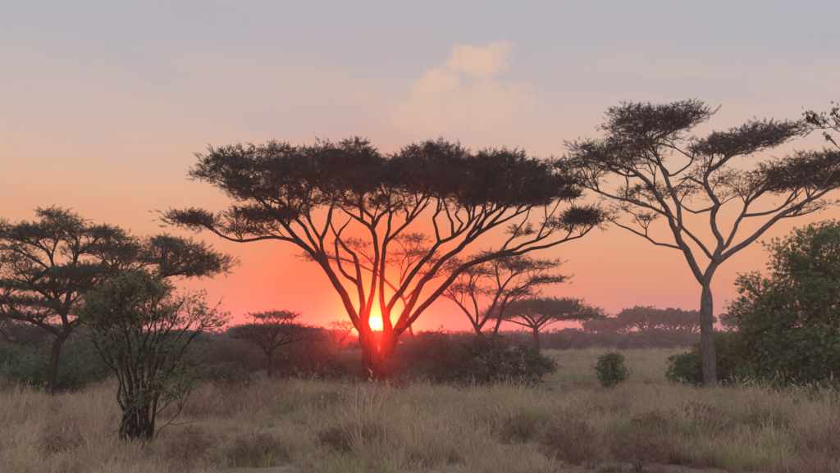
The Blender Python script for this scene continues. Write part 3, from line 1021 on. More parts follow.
# ----------------------------------------------------------------- trees behind the great acacia
def back_tree(name, label, base_px, Y, trunk, limbs, pads, seed, dens=1.5, dmin=0.4, sprigs=16, spread=0.62, size=(0.26, 0.45), leaf=M_LEAF_R, minz=2.0, cat='tree', k1=50, twigs=5, bark=M_BARK, group=None):
    rng = np.random.default_rng(seed)
    sk = Skeleton(rng)
    b = at(base_px[0], base_px[1], Y)
    b[2] = -0.05
    k = Y / F / 2
    pts, a, c = trunk
    sk.limb_line([b] + [at(x, y, Y + d) for x, y, d in pts], a * k, c * k, wob=0.03)
    for pts, a, c in limbs:
        px_limb(sk, Y, pts, a, c)
    tips = pads_to_tips(pads, Y, rng, dens, dmin, soft=spread * .9)
    allt = fps_order(tips, k1, rng)
    sk.attach(allt[:k1], back=0.5, arch=0.05, minz=minz, seg=.6)
    sk.attach(allt[k1:], back=0.5, arch=0.05, minz=minz, seg=.5, balance=0.03)
    return build_plant(name, label, cat, b, sk, np.array(tips), rng, TPL_ACACIA, leaf, bark, M_TWIG, sprigs=sprigs, spread=spread, flat=0.32, size=size, twigs=twigs, tip_r=0.013, twig_r=0.009, sides_max=7, group=group)


back_tree('thin_acacia', 'thin half-bare acacia leaning out behind the right limbs of the umbrella acacia', (492, 364), 58,
          ([(486, 345, 0), (478, 330, 0), (466, 312, 0), (456, 300, 0), (446, 288, 0)], 5, 2),
          [([(480, 332, 0), (490, 312, .5), (500, 292, 1), (512, 276, 1), (525, 266, 1)], 4, 1.6), ([(488, 350, 0), (498, 325, -.5), (505, 300, -1), (520, 288, -1.5), (540, 280, -2)], 4, 1.5),
           ([(478, 330, 0), (476, 305, .6), (470, 285, 1), (478, 265, 1.4)], 3.4, 1.4), ([(500, 292, 1), (498, 275, 1.5), (495, 262, 2)], 2.6, 1.3)],
          [(525, 267, 32, 7, 1, 3, .9), (545, 282, 24, 8, -1.5, 2.6, .8), (498, 258, 34, 7, 2, 3, .7), (468, 290, 24, 10, .4, 2.4, .7), (455, 270, 24, 8, 1, 2.6, .7), (510, 295, 36, 9, -.6, 2.6, .5), (480, 275, 30, 9, 1, 2.4, .5), (448, 296, 14, 8, 0, 2, .6)],
          71, dens=2.5, dmin=.27, sprigs=10, twigs=14, minz=2.6, size=(.2, .38))
back_tree('thin_acacia', 'flat-tiered acacia glimpsed between the trunks of the umbrella acacia', (418, 362), 66,
          ([(415, 345, 0), (410, 325, 0), (404, 300, 0), (400, 285, 0)], 5, 2.4),
          [([(404, 300, 0), (385, 280, 0), (360, 265, 0), (335, 258, 0), (312, 260, 0)], 3, 1.3), ([(400, 285, 0), (408, 268, 0), (418, 258, 0)], 3, 1.3), ([(385, 280, 0), (372, 262, 0), (355, 248, 0)], 2.4, 1.2), ([(404, 296, 0), (425, 282, 0), (445, 274, 0)], 2.8, 1.2)],
          [(318, 258, 26, 5, 0, 2.4, .8), (352, 245, 22, 5, 1, 2.4, .7), (410, 240, 22, 4, 0, 2.6, .8), (415, 255, 28, 5, -1, 2.4, .8), (440, 262, 26, 7, 1, 2.4, .7), (385, 262, 24, 5, -.6, 2, .5), (345, 262, 20, 5, .4, 2, .5), (425, 275, 20, 6, 0, 2, .5)],
          72, dens=2.0, dmin=.3, sprigs=10, twigs=11, minz=3.4, size=(.2, .4))
back_tree('flat_acacia', 'flat-topped acacia with a short trunk at the edge of the straw meadow', (537, 356), 92,
          ([(537, 344, 0), (536, 333, 0), (536, 324, 0)], 6.5, 4.5),
          [([(536, 328, 0), (522, 316, 0), (505, 311, 0)], 3.4, 1), ([(536, 327, 0), (552, 316, 0), (572, 311, 0)], 3.4, 1), ([(536, 326, 0), (528, 315, 1.5), (522, 306, 3)], 3, 1), ([(536, 326, 0), (545, 315, -1.5), (552, 307, -3)], 3, 1), ([(537, 330, 0), (515, 322, -1), (494, 318, -2)], 2.6, .9)],
          [(540, 306, 40, 8, 0, 4), (512, 310, 30, 8, 1.5, 3.4), (566, 311, 30, 7, -1, 3.4), (588, 317, 20, 5, 0, 2.2), (497, 318, 22, 7, 1, 2.6), (535, 314, 40, 5, -2, 3, .6), (560, 319, 30, 4, 1.5, 2.6, .5)],
          73, dens=1.3, dmin=0.5, sprigs=22, spread=.8, size=(0.35, 0.62), minz=2.6, leaf=M_LEAF_GREEN, k1=40, twigs=6)
back_tree('small_acacia', 'small wide-spreading acacia in the bush left of the umbrella acacia trunk', (269, 386), 43,
          ([(269.5, 372, 0), (270, 358, 0), (271, 344, 0)], 4.5, 3),
          [([(270, 358, 0), (262, 346, -.3), (252, 338, -.6)], 2.6, 1.2), ([(271, 345, 0), (276, 332, .3), (278, 322, .5)], 2.8, 1.2), ([(270, 352, 0), (280, 342, .3), (292, 336, .5)], 2.6, 1.2), ([(271, 346, 0), (264, 334, .5), (258, 326, 1)], 2.2, 1.1)],
          [(277, 317, 26, 8, .4, 1.5), (254, 330, 24, 8, 0, 1.5), (245, 338, 18, 8, -.6, 1.3), (296, 331, 28, 10, .5, 1.6), (274, 329, 32, 8, -.2, 1.5, .8), (308, 340, 22, 10, 0, 1.3), (262, 342, 26, 7, .3, 1.3, .7)],
          74, dens=5.6, dmin=.19, sprigs=20, spread=.34, size=(.14, .25), minz=1.5, leaf=M_BROWN, k1=30)
back_tree('acacia_tree', 'pale olive acacia behind the crown of the multi-stemmed shrub tree', (112, 386), 46,
          ([(112, 370, 0), (108, 352, 0), (104, 338, 0)], 5, 3),
          [([(108, 352, 0), (122, 336, .4), (140, 324, .8)], 3, 1.1), ([(104, 338, 0), (92, 324, -.4), (78, 316, -.8)], 3, 1.1), ([(105, 340, 0), (108, 322, .4), (110, 308, .6)], 3, 1.1)],
          [(78, 314, 26, 8, -.8, 1.8), (112, 304, 28, 8, .5, 1.8), (142, 320, 24, 8, .8, 1.6), (100, 324, 32, 8, -.4, 1.8, .8), (128, 335, 24, 7, 0, 1.5, .7), (70, 330, 20, 7, 0, 1.5, .7)],
          76, dens=3.2, dmin=.26, sprigs=16, spread=.42, size=(.18, .3), minz=1.7, leaf=M_LEAF_GREEN, k1=30)
back_tree('acacia_tree', 'low olive acacia at the left edge behind the leaning acacia trunk', (8, 388), 44,
          ([(9, 374, 0), (12, 358, 0), (13, 344, 0)], 5, 3),
          [([(12, 358, 0), (26, 342, .4), (40, 332, .8)], 3, 1.1), ([(13, 344, 0), (2, 332, -.4), (-12, 326, -.8)], 3, 1.1)],
          [(-8, 324, 26, 8, -.6, 1.7), (18, 330, 26, 9, .5, 1.7), (38, 334, 20, 8, .8, 1.5), (10, 342, 30, 8, -.4, 1.7, .8)],
          77, dens=3.2, dmin=.26, sprigs=16, spread=.42, size=(.18, .3), minz=1.4, leaf=M_LEAF_GREEN, k1=30)
back_tree('small_acacia', 'tiny slim acacia close left of the umbrella acacia trunk in the red light', (339, 372), 62,
          ([(339, 360, 0), (339, 350, 0), (341, 338, 0)], 3, 1.6),
          [([(339, 350, 0), (334, 340, 0), (330, 330, 0)], 1.8, .9), ([(340, 345, 0), (347, 334, 0), (352, 326, 0)], 1.8, .9)],
          [(340, 325, 14, 7, 0, 1.2), (331, 332, 12, 6, 0, 1), (350, 328, 12, 6, 0, 1), (344, 338, 12, 5, 0, 1)],
          75, dens=3, dmin=.25, sprigs=10, spread=.36, size=(.18, .3), minz=1.2, leaf=M_BROWN, k1=15)

# ----------------------------------------------------------------- bushes in the middle ground
B = lambda *a, **k: bushy('bush', *a, **k)
B('dense dark green-brown bush right of the umbrella acacia trunk', 'bush', (505, 391),
  [([(505, 391, 0), (495, 370, 0), (482, 350, 0)], 3, 1.2), ([(508, 391, 0), (515, 365, 0), (520, 345, 0)], 3, 1.2), ([(503, 391, 0), (500, 365, .4), (498, 342, .6)], 3, 1.2), ([(510, 391, 0), (528, 375, 0), (536, 365, 0)], 2.6, 1)],
  [(474, 350, 18, 14, .8, 1), (492, 343, 16, 14, 0, .9), (516, 352, 20, 13, .6, 1), (500, 364, 24, 14, -.6, 1), (528, 374, 18, 15, -.4, .9), (476, 374, 20, 13, -.6, .9), (508, 382, 22, 10, -1, .8), (535, 362, 10, 10, .2, .6)],
  M_OLIVE, M_BARK, M_TWIG, 81, 15, .14, 12, .22, (.08, .16), k1=40, tip_r=.008)
B('brown twiggy bush leaning against the umbrella acacia foot', 'bush', (440, 389),
  [([(440, 389, 0), (432, 370, 0), (424, 352, 0)], 2.6, 1), ([(443, 389, 0), (448, 368, 0), (452, 348, 0)], 2.6, 1), ([(440, 389, 0), (438, 365, .4), (438, 340, .6)], 2.6, 1)],
  [(435, 348, 26, 20, .3, 1.2, .8), (454, 356, 22, 20, 0, 1.2, .8), (420, 368, 20, 16, -.2, 1, .8), (445, 374, 26, 14, -.3, 1, .9)],
  M_BROWN, M_DRYTWIG, M_DRYTWIG, 82, 12, .14, 11, .28, (.1, .19), k1=40, tip_r=.008, twigs=8)
B('rounded brown bush on the right flank of the small wide-spreading acacia', 'bush', (305, 386),
  [([(305, 386, 0), (298, 370, 0), (293, 355, 0)], 2.4, 1), ([(307, 386, 0), (314, 368, 0), (320, 352, 0)], 2.4, 1), ([(306, 386, 0), (306, 365, 0), (306, 346, 0)], 2.4, 1)],
  [(296, 358, 16, 16, 0, 1.1), (314, 356, 18, 18, 0, 1.2), (305, 372, 22, 12, -.2, 1.1)],
  M_BROWN, M_BARK, M_TWIG, 83, 15.0, 0.128, 16, .28, (.1, .18), k1=30)
B('pale olive bush left of the small wide-spreading acacia', 'bush', (218, 394),
  [([(218, 394, 0), (210, 382, 0), (204, 372, 0)], 2.2, 1), ([(219, 394, 0), (226, 380, 0), (232, 372, 0)], 2.2, 1)],
  [(208, 377, 20, 10, 0, 1.1), (228, 378, 18, 11, 0, 1.1), (242, 384, 14, 8, 0, .9)],
  M_OLIVE, M_BARK, M_TWIG, 84, 16.5, 0.12, 17, .26, (.1, .17), k1=25)
B('small lone green bush standing in the straw meadow', 'bush', (613, 392),
  [([(613, 392, 0), (609, 378, 0), (607, 366, 0)], 1.8, .8), ([(614, 392, 0), (617, 376, 0), (619, 366, 0)], 1.8, .8), ([(613, 392, 0), (613, 372, 0), (613, 360, 0)], 1.8, .8)],
  [(612, 361, 11, 10, 0, .5), (606, 373, 11, 13, 0, .5), (618, 374, 11, 13, 0, .5), (612, 382, 12, 9, 0, .5)],
  M_SHRUB, M_BARK, M_TWIG, 85, 40, .08, 14, .16, (.07, .13), k1=25)
B('dark green low bush at the foot of the leaning acacia', 'bush', (42, 396),
  [([(42, 396, 0), (34, 380, 0), (28, 368, 0)], 2.4, 1), ([(44, 396, 0), (54, 378, 0), (62, 362, 0)], 2.4, 1), ([(43, 396, 0), (43, 372, 0), (43, 360, 0)], 2.4, 1)],
  [(30, 374, 18, 15, 0, 1.1), (48, 372, 18, 16, .3, 1.1), (66, 368, 18, 18, .3, 1.1), (80, 374, 16, 14, 0, 1)],
  M_BUSH, M_BARK, M_TWIG, 86, 16.5, 0.128, 18, .27, (.1, .18), k1=30)
B('green bush at the far left edge beyond the leaning acacia', 'bush', (-4, 392),
  [([(-4, 392, 0), (-10, 370, 0), (-14, 352, 0)], 2.6, 1), ([(-2, 392, 0), (8, 372, 0), (12, 352, 0)], 2.6, 1)],
  [(-8, 358, 20, 20, 0, 1.4), (8, 368, 16, 18, 0, 1.2), (-20, 372, 18, 16, 0, 1.2)],
  M_BUSH, M_BARK, M_TWIG, 87, 13.5, 0.144, 18, .3, (.11, .2), k1=30)
B('grey-green bush in the gap between the shrub tree and the small acacia', 'bush', (190, 386),
  [([(190, 386, 0), (182, 370, 0), (176, 358, 0)], 2.4, 1), ([(192, 386, 0), (202, 370, 0), (208, 358, 0)], 2.4, 1)],
  [(178, 362, 20, 14, 0, 1.3), (200, 364, 20, 13, 0, 1.3), (190, 374, 24, 10, 0, 1.2)],
  M_OLIVE, M_BARK, M_TWIG, 88, 12.0, 0.144, 17, .3, (.11, .2), k1=25)
B('leafy bush hiding the ground below the large round green bush', 'bush', (828, 424),
  [([(828, 424, 0), (815, 408, 0), (806, 396, 0)], 2.4, 1), ([(830, 424, 0), (842, 405, 0), (850, 392, 0)], 2.4, 1)],
  [(810, 400, 20, 12, 0, .8), (835, 398, 24, 14, 0, .9), (856, 400, 20, 16, 0, .9)],
  M_SHRUB, M_BARK, M_TWIG, 89, 14, .13, 10, .22, (.09, .15), k1=25)


# scrub that stands between the big trees, three kinds of bush set out as individuals
def scrub():
    rng = np.random.default_rng(640)
    kinds = [('brown', M_BROWN, M_DRYTWIG, 'twiggy brown scrub bush in the grass round the umbrella acacia', 'brown scrub bushes round the umbrella acacia'),
             ('olive', M_OLIVE, M_TWIG, 'dull olive scrub bush in the grass round the umbrella acacia', 'olive scrub bushes round the umbrella acacia')]
    protos = []
    for q, (nm, leaf, tw, lab, grp) in enumerate(kinds):
        for v in range(2):
            r = np.random.default_rng(650 + q * 10 + v)
            sk = Skeleton(r)
            root = sk.node(np.zeros(3), -1, None, 0)
            sk.nl = 1
            for a in r.uniform(0, 6.28, 11):
                d = np.array([math.cos(a), math.sin(a), 0]) * r.uniform(.3, 1.0)
                h = r.uniform(.9, 1.7)
                sk.limb_line([np.zeros(3), d * .35 + np.array([0, 0, h * .5]), d + np.array([0, 0, h])], .028, .009, start=root, wob=.04, seg=.25)
            tips = []
            for b in range(7):
                a, w = r.uniform(0, 6.28), r.uniform(.1, .9)
                tips += pad_points(np.array([w * math.cos(a), w * math.sin(a), r.uniform(.7, 1.5)]), .5, .5, .38, 14, r, .1, blob=True)
            sk.attach(tips, minz=.15, seg=.2, wob=.04)
            protos.append((build_plant('scrub_bush', lab, 'bush', np.zeros(3), sk, np.array(tips), r, TPL_ACACIA if q == 0 else TPL_BROAD, leaf, tw, tw, sprigs=12 if q == 0 else 13, spread=.2, flat=.9,
                                       size=(.09, .2) if q == 0 else (.08, .15), up=.6, twigs=8, thick=.015, tip_r=.005, stem_name='stem', crown_name='foliage', split_limbs=False, twig_r=.005, sides_max=5, group=grp), lab, grp))
    spots = [(238, 388, 1.0, 0), (250, 381, .9, 2), (284, 384, .9, 1), (322, 382, 1.0, 0), (332, 374, 1.1, 1), (318, 368, 1.2, 0), (345, 386, .7, 2), (398, 391, .75, 0), (410, 386, 1.0, 1), (424, 380, 1.1, 0), (402, 378, .9, 1),
             (455, 384, .8, 3), (352, 376, .8, 0), (232, 374, 1.2, 3), (212, 380, 1.0, 2), (160, 384, 1.1, 3), (200, 372, 1.3, 0), (290, 372, 1.2, 3), (262, 370, 1.2, 0), (386, 384, .6, 0), (358, 390, .6, 1), (540, 380, .7, 2),
             (100, 388, .9, 2), (120, 380, 1.1, 3), (8, 386, 1.0, 2), (440, 370, 1.0, 0), (375, 372, 1.0, 1), (80, 384, 1.0, 3), (62, 388, .9, 2), (30, 384, 1.0, 3), (142, 378, 1.2, 2), (178, 376, 1.2, 3), (244, 366, 1.3, 1), (308, 364, 1.4, 0), (416, 394, .6, 1), (428, 391, .7, 0), (404, 398, .5, 0), (352, 398, .5, 1), (490, 392, .6, 0)]
    used = set()
    for px, py, sc, k in spots:
        src, lab, grp = protos[k]
        if k in used:
            o = src.copy()
            COL.objects.link(o)
            for ch in src.children:
                c = ch.copy()
                COL.objects.link(c)
                c.parent = o
        else:
            o = src
            used.add(k)
        if px < 190:
            lab, grp = lab.replace('round the umbrella acacia', 'round the leaning acacia'), grp.replace('umbrella', 'leaning')
        tag(o, lab, 'bush', grp)
        p = foot(px, py)
        o.location = (p[0], p[1], ground_h(p[0], p[1]) - .02)
        sc *= 1.25
        o.scale = (sc * rng.uniform(.95, 1.25), sc * rng.uniform(.95, 1.25), sc * rng.uniform(.85, 1.15))
        o.rotation_euler = (0, 0, rng.uniform(0, 6.28))


scrub()


# ----------------------------------------------------------------- the far tree line
def far_templates():
    out = []
    for v in range(5):
        rng = np.random.default_rng(300 + v)
        sk = Skeleton(rng)
        b = np.zeros(3)
        H = 5.0
        fl = v < 3
        sk.limb_line([b, np.array([.1, 0, 1.2]), np.array([0, .1, 2.2])], .2, .16)
        for a in np.arange(4) * 1.57 + rng.uniform(0, 1):
            d = np.array([math.cos(a), math.sin(a), 0])
            sk.limb_line([np.array([0, .1, 2.2]), d * 1.1 + np.array([0, 0, 3.1]), d * 2.3 + np.array([0, 0, 3.8])], .11, .05)
        tips = []
        n = 6 if fl else 9
        for i in range(n):
            a = rng.uniform(0, 6.28)
            q = rng.uniform(0.3, 2.6 if fl else 2.0)
            z = rng.uniform(3.9, 4.6) if fl else rng.uniform(1.2, 4.2)
            tips += pad_points(np.array([q * math.cos(a), q * math.sin(a), z]), 1.5, 1.5, .45 if fl else .9, 11, rng, .45, blob=not fl)
        sk.attach(fps_order(tips, 20, rng), minz=1.6, seg=.8)
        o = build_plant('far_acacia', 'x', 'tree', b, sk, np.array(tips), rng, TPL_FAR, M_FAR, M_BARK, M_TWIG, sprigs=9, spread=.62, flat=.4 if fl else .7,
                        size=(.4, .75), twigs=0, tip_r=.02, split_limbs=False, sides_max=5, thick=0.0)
        out.append(o)
    return out


FAR = far_templates()
FAR_USED = set()


def far_tree(v, x, y, s, sz, rz, label, group):
    src = FAR[v]
    if v in FAR_USED:
        o = src.copy()
        COL.objects.link(o)
        for ch in src.children:
            c = ch.copy()
            COL.objects.link(c)
            c.parent = o
    else:
        o = src
        FAR_USED.add(v)
    o.location = (x, y, -0.05)
    o.scale = (s, s, s * sz)
    o.rotation_euler = (0, 0, rz)
    tag(o, label, 'tree' if v < 3 else 'bush', group)
    if v >= 3:
        o.name = 'far_thicket'
    return o


frng = np.random.default_rng(77)
# right: flat-topped trees at the meadow's far edge
for px, top, Y, v in [(645, 312, 170, 0), (672, 313, 160, 1), (618, 321, 190, 2), (690, 316, 180, 0), (600, 323, 175, 1), (655, 325, 150, 3), (630, 327, 155, 4), (678, 327, 150, 3), (605, 330, 150, 4), (570, 325, 160, 3),
                      (700, 330, 150, 4), (735, 318, 170, 2), (760, 316, 185, 1), (585, 333, 140, 3), (640, 334, 140, 4), (668, 335, 142, 3), (695, 336, 140, 4), (715, 330, 150, 3), (560, 334, 145, 4), (622, 336, 138, 3), (470, 330, 100, 3), (495, 326, 135, 4), (515, 330, 130, 3), (545, 328, 140, 4), (575, 327, 145, 3), (455, 335, 85, 4), (595, 328, 150, 4), (645, 328, 150, 3),
                      (480, 334, 90, 4), (530, 334, 118, 3), (560, 330, 125, 3), (725, 326, 150, 4), (610, 326, 165, 3), (685, 324, 165, 4)]:
    flat = v < 3
    p = at(px, top if flat else top + 4, Y)
    s = max(.4, p[2] / 5.0)
    far_tree(v, p[0], Y, s * (1.15 if flat else 1.2), 1 / 1.15 if flat else 1 / 1.2, frng.uniform(0, 6.28),
             'flat-topped acacia in the hazy tree line beyond the straw meadow' if flat else 'rounded grey thicket in the hazy tree line beyond the straw meadow',
             'flat acacias beyond the meadow' if flat else 'thickets beyond the meadow')
# left and middle: hazy bush country
for i in range(60):
    px = -40 + 520 * (i + frng.uniform(0, 1)) / 60
    Y = float(frng.choice([62, 75, 95, 120, 150, 190])) * frng.uniform(.9, 1.1)
    if 315 < px < 460:
        top = frng.uniform(331, 340)
        Y = max(Y, 100)
    else:
        top = frng.uniform(325, 345)
    v = int(frng.integers(0, 5))
    p = at(px, top, Y)
    s = max(.35, p[2] / 5.0)
    k = frng.uniform(1.1, 1.5)
    flat = v < 3
    left = px < 240
    far_tree(v, p[0], Y, s * k, 1 / k, frng.uniform(0, 6.28),
             ('low flat acacia in the hazy bush behind the leaning acacia' if left else 'low flat acacia in the hazy bush under the setting sun') if flat else
             ('round hazy thicket in the bush behind the leaning acacia' if left else 'round hazy thicket in the bush under the setting sun'),
             ('flat acacias ' if flat else 'thickets ') + ('behind the leaning acacia' if left else 'under the sun'))


def far_wood():
    rng = np.random.default_rng(99)
    n = 1500
    Y = rng.uniform(220, 480, n)
    X = rng.uniform(-0.75, 0.75, n) * Y
    h = rng.uniform(1.8, 3.6, n) * (1 + 0.25 * np.sin(X * .03))
    ang = np.degrees(np.arctan2(X, Y))
    h = np.where((ang > -9) & (ang < 3), np.minimum(h, 3.0), h)
    h = np.where(ang < -14, h * 1.4, h)
    m = 20
    C = np.repeat(np.stack([X, Y, np.zeros(n)], 1), m, axis=0)
    hh = np.repeat(h, m)
    O = rng.normal(size=(n * m, 3))
    O = unit(O) * (rng.uniform(.3, 1, (n * m, 1)) ** .5)
    P = C + O * np.stack([hh * 1.1, hh * 1.1, hh * .45], 1) + np.stack([hh * 0, hh * 0, hh * .55], 1)
    D = O + rng.normal(size=P.shape) * .5 + np.array([0, 0, .3])
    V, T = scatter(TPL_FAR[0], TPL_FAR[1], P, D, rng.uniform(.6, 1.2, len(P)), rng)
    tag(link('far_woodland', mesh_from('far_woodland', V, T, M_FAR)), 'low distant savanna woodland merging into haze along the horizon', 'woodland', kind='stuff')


far_wood()


# ----------------------------------------------------------------- low dry shrublets and dead sticks in the grass
def shrublets():
    protos = []
    for v in range(3):
        rng = np.random.default_rng(500 + v)
        sk = Skeleton(rng)
        root = sk.node(np.zeros(3), -1, None, 0)
        sk.nl = 1
        for a in rng.uniform(0, 6.28, 9):
            d = np.array([math.cos(a), math.sin(a), 0]) * rng.uniform(.15, .45)
            h = rng.uniform(.45, .8)
            sk.limb_line([np.zeros(3), d * .4 + np.array([0, 0, h * .5]), d + np.array([0, 0, h])], .012, .006, start=root, wob=.015, seg=.12)
        tips = pad_points(np.array([0, 0, .48]), .55, .55, .34, 60, rng, .08, blob=True)
        sk.attach(tips, minz=.1, seg=.12, wob=.02)
        protos.append(build_plant('dry_shrub', 'x', 'shrub', np.zeros(3), sk, np.array(tips), rng, TPL_ACACIA, M_RUSTLEAF, M_DRYTWIG, M_DRYTWIG, sprigs=10, spread=.12, flat=.9, size=(.06, .15),
                                  up=.9, twigs=8, thick=0.009, tip_r=.003, stem_name='stem', crown_name='foliage', split_limbs=False, twig_r=.003, sides_max=5))
    spots = [(660, 437, 1.3), (700, 428, 1.5), (712, 440, 1.1), (630, 420, 1.0), (565, 452, 1.2), (525, 440, 1.0), (470, 446, 1.1), (430, 455, 1.2), (340, 457, 1.4), (365, 452, 1.2), (310, 440, .9), (300, 466, 1.0),
             (255, 462, 1.0), (330, 408, 1.0), (410, 412, 1.0), (545, 412, .9), (60, 466, 1.0), (190, 466, 1.1), (770, 436, 1.1), (735, 415, 1.2), (245, 412, .9), (20, 420, 1.1), (95, 410, .9), (480, 470, 1.3), (640, 470, 1.2)]
    rng = np.random.default_rng(6)
    spots = spots[::2] + spots[1::4]
    for i, (px, py, s) in enumerate(spots):
        src = protos[i % 3]
        if i < 3:
            o = src
        else:
            o = src.copy()
            COL.objects.link(o)
            for ch in src.children:
                c = ch.copy()
                COL.objects.link(c)
                c.parent = o
        p = foot(px, py)
        o.location = (p[0], p[1], ground_h(p[0], p[1]) - .02)
        s *= rng.uniform(.55, .85)
        o.scale = (s * 1.15, s * 1.15, s * rng.uniform(.8, 1.1))
        o.rotation_euler = (0, 0, rng.uniform(0, 6.28))
        tag(o, 'low reddish-brown dry shrublet among the straw grass', 'shrub', 'dry shrublets in the grass')


shrublets()


def fallen_branches():
    for i, (px, py, L, rz, lab) in enumerate([(655, 446, 1.9, .5, 'long pale fallen branch lying curved in the grass before the grey acacia trunk'), (500, 424, 1.3, 2.2, 'short bleached stick leaning in the grass below the dense green-brown bush'),
                                              (700, 418, 1.2, 2.9, 'forked grey dead branch in the grass at the foot of the grey acacia'), (86, 452, 1.1, .2, 'thin pale stick upright in the grass beside the shrub tree')]):
        rng = np.random.default_rng(800 + i)
        sk = Skeleton(rng)
        d = np.array([math.cos(rz), math.sin(rz) * .6, 0])
        up = np.array([0, 0, 1.0])
        k = [.28, .5, .35, .75][i]
        sk.limb_line([np.zeros(3), d * L * .3 + up * L * k * .55, d * L * .65 + up * L * k, d * L + up * L * k * [.7, 1.1, .8, 1.35][i]], .02, .008, wob=.03, seg=.12)
        sk.attach([d * L * f + up * (L * k + rng.uniform(.05, .3)) + rng.normal(size=3) * .12 for f in (.5, .7, .85, .95)], back=.5, seg=.12, wob=.05)
        p = foot(px, py)
        b = np.zeros(3)
        o = build_plant('fallen_branch', lab, 'branch', b, sk, np.zeros((0, 3)), rng, TPL_FAR, M_DEADWOOD, M_DEADWOOD, M_DEADWOOD, sprigs=0, twigs=0, thick=.011, tip_r=.005, stem_name='stick', split_limbs=False, sides_max=6)
        o.location = (p[0], p[1], ground_h(p[0], p[1]) - .02)


fallen_branches()


# ----------------------------------------------------------------- grass
def tuft_mesh(name, rng, blades, h, spread, lean, width, seg=3, heads=0.0, mat=None):
    V, T = [], []
    for i in range(blades):
        a = rng.uniform(0, 6.283)
        q = spread * math.sqrt(rng.uniform())
        b = np.array([q * math.cos(a), q * math.sin(a), 0])
        a2 = a + rng.normal() * .7
        d = np.array([math.cos(a2), math.sin(a2), 0])
        l = h * rng.uniform(.5, 1.15)
        le = lean * rng.uniform(.2, 1.3)
        width_i = width * 1.3
        s = np.array([-d[1], d[0], 0]) * width_i * rng.uniform(.6, 1.2)
        tw = rng.uniform(-.8, .8)
        s = s * math.cos(tw) + d * math.sin(tw) * width
        o = len(V)
        for k in range(seg):
            u = k / seg
            c = b + d * l * le * u * u + np.array([0, 0, l * (u - .28 * le * u * u)])
            w = (1 - u * .75)
            V += [c - s * w, c + s * w]
        V.append(b + d * l * le + np.array([0, 0, l * (1 - .28 * le)]))
        for k in range(seg - 1):
            p = o + 2 * k
            T += [(p, p + 1, p + 3), (p, p + 3, p + 2)]
        p = o + 2 * (seg - 1)
        T.append((p, p + 1, p + 2))
        if rng.uniform() < heads:
            tip = V[-1]
            for j in range(3):
                e = np.array([rng.normal() * .025, rng.normal() * .025, .03 + .04 * rng.uniform()])
                z = len(V)
                V += [tip - np.array([0, 0, .04 * j]), tip - np.array([.012, 0, .04 * j - .02]), tip + e - np.array([0, 0, .04 * j])]
                T.append((z, z + 1, z + 2))
    return mesh_from(name, np.array(V), np.array(T), mat or M_GRASS)


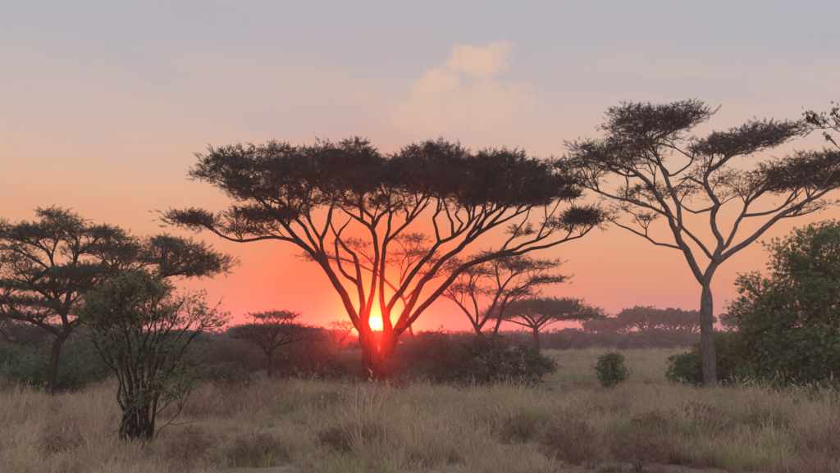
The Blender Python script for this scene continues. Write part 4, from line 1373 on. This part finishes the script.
def make_grass():
    rng = np.random.default_rng(8)
    src = bpy.data.collections.new('grass_tufts')
    specs = [(42, .62, .12, .5, .008, .3), (48, .75, .16, .6, .008, .5), (40, .5, .2, .95, .009, .0), (50, .9, .14, .45, .0075, .6), (36, .35, .22, 1.1, .010, 0), (44, .7, .25, .85, .009, .4), (40, .55, .1, .35, .008, .5), (48, .45, .28, 1.2, .010, .1),
             (44, .5, .2, .7, .010, .2), (50, .62, .16, .5, .009, .3), (40, .4, .3, .9, .011, 0), (44, .42, .22, .7, .010, 0), (50, .55, .2, .6, .009, .2)]
    mats = [M_GRASS] * 8 + [M_RUSSET] * 3 + [M_GREENGRASS] * 2
    for i, (n, h, sp, le, w, hd) in enumerate(specs):
        me = tuft_mesh('grass_tuft', rng, n, h, sp, le, w, heads=hd, mat=mats[i])
        o = bpy.data.objects.new('grass_tuft_%02d' % i, me)
        src.objects.link(o)
    P, Rt, S, I = [], [], [], []

    def zone(y0, y1, dens, smin, smax):
        ymid = (y0 + y1) / 2
        xw = y1 * 0.56 + 3
        n = int((y1 - y0) * 2 * xw * dens)
        Y = rng.uniform(y0, y1, n)
        X = rng.uniform(-xw, xw, n)
        ok = np.abs(X) < Y * 0.56 + 3
        for x, y in zip(X[ok], Y[ok]):
            c = noise.noise(Vector((x * .16, y * .16, 7.7)))
            c2 = noise.noise(Vector((x * .6, y * .6, 2.7)))
            s = rng.uniform(smin, smax) * (1 + .65 * c + .75 * c2) * (1.45 if rng.uniform() < .05 else 1)
            if y < 17.5:
                s *= .6 + .4 * max(0, (y - 14) / 3.5)
            # the open meadow right of the umbrella acacia is grazed short
            if y > 36 and .12 * y < x < .42 * y:
                s *= .62
            if c2 < -.28 and rng.uniform() < .75:
                continue
            P.append((x, y, ground_h(x, y) - .02))
            Rt.append((rng.normal() * .08, rng.normal() * .08, rng.uniform(0, 6.283)))
            S.append((s * rng.uniform(.9, 1.3), s * rng.uniform(.9, 1.3), s))
            c3 = noise.noise(Vector((x * .23, y * .23, 31.7))) + .5 * noise.noise(Vector((x * .8, y * .8, 11.7))) + rng.normal() * .12
            c4 = noise.noise(Vector((x * .19, y * .19, 51.7))) + .4 * noise.noise(Vector((x * .7, y * .7, 61.7))) + rng.normal() * .12
            I.append(int(rng.integers(8, 11)) if c3 > .18 else int(rng.integers(11, 13)) if c4 > .24 else int(rng.integers(0, 8)))
    zone(9, 30, 12, .55, 1.1)
    zone(9, 26, 9, .28, .5)
    zone(30, 60, 8.5, .5, .9)
    zone(60, 110, 2.8, .75, 1.2)
    zone(110, 200, .5, 1.3, 2.0)
    me = bpy.data.meshes.new('grass')
    me.vertices.add(len(P))
    me.vertices.foreach_set('co', np.array(P, dtype=np.float32).ravel())
    for nme, data, typ, key in (('rot', Rt, 'FLOAT_VECTOR', 'vector'), ('scl', S, 'FLOAT_VECTOR', 'vector')):
        a = me.attributes.new(nme, typ, 'POINT')
        a.data.foreach_set(key, np.array(data, dtype=np.float32).ravel())
    a = me.attributes.new('idx', 'INT', 'POINT')
    a.data.foreach_set('value', np.array(I, dtype=np.int32))
    me.update()
    me.materials.append(M_GRASS)
    o = link('grass', me)
    tag(o, 'tall dry straw-coloured savanna grass covering the ground', 'grass', kind='stuff')
    ng = bpy.data.node_groups.new('grass_field', 'GeometryNodeTree')
    ng.interface.new_socket('Geometry', in_out='INPUT', socket_type='NodeSocketGeometry')
    ng.interface.new_socket('Geometry', in_out='OUTPUT', socket_type='NodeSocketGeometry')
    gi, go = ng.nodes.new('NodeGroupInput'), ng.nodes.new('NodeGroupOutput')
    ip = ng.nodes.new('GeometryNodeInstanceOnPoints')
    ci = ng.nodes.new('GeometryNodeCollectionInfo')
    ci.inputs[0].default_value = src
    ci.inputs['Separate Children'].default_value = True
    ci.inputs['Reset Children'].default_value = True
    ip.inputs['Pick Instance'].default_value = True

    def attr(nm, typ):
        n = ng.nodes.new('GeometryNodeInputNamedAttribute')
        n.data_type = typ
        n.inputs[0].default_value = nm
        return n.outputs[0]
    ng.links.new(gi.outputs[0], ip.inputs['Points'])
    ng.links.new(ci.outputs[0], ip.inputs['Instance'])
    ng.links.new(attr('idx', 'INT'), ip.inputs['Instance Index'])
    ng.links.new(attr('rot', 'FLOAT_VECTOR'), ip.inputs['Rotation'])
    ng.links.new(attr('scl', 'FLOAT_VECTOR'), ip.inputs['Scale'])
    ng.links.new(ip.outputs[0], go.inputs[0])
    md = o.modifiers.new('grass_field', 'NODES')
    md.node_group = ng


make_grass()


# ----------------------------------------------------------------- dusty evening air
def haze():
    x0, x1, y0, y1, z0, z1 = -700, 700, -60, 700, -1.8, 16.5
    V = np.array([(x, y, z) for z in (z0, z1) for y in (y0, y1) for x in (x0, x1)], float)
    Q = np.array([(0, 2, 3, 1), (4, 5, 7, 6), (0, 1, 5, 4), (2, 6, 7, 3), (0, 4, 6, 2), (1, 3, 7, 5)])
    m = bpy.data.materials.new('haze')
    m.use_nodes = True
    t = m.node_tree
    t.nodes.clear()
    ad = nd(t, 'ShaderNodeAddShader')
    for i, (dens, g) in enumerate((HAZE_AIR, HAZE_DUST)):
        pv = nd(t, 'ShaderNodeVolumePrincipled')
        pv.inputs['Color'].default_value = (*HAZE_COL, 1)
        pv.inputs['Density'].default_value = dens
        pv.inputs['Anisotropy'].default_value = g
        t.links.new(pv.outputs[0], ad.inputs[i])
    o = nd(t, 'ShaderNodeOutputMaterial')
    t.links.new(ad.outputs[0], o.inputs['Volume'])
    tag(link('haze', mesh_from('haze', V, Q, m)), 'thin dusty evening haze hanging over the savanna', 'haze', kind='stuff')


haze()
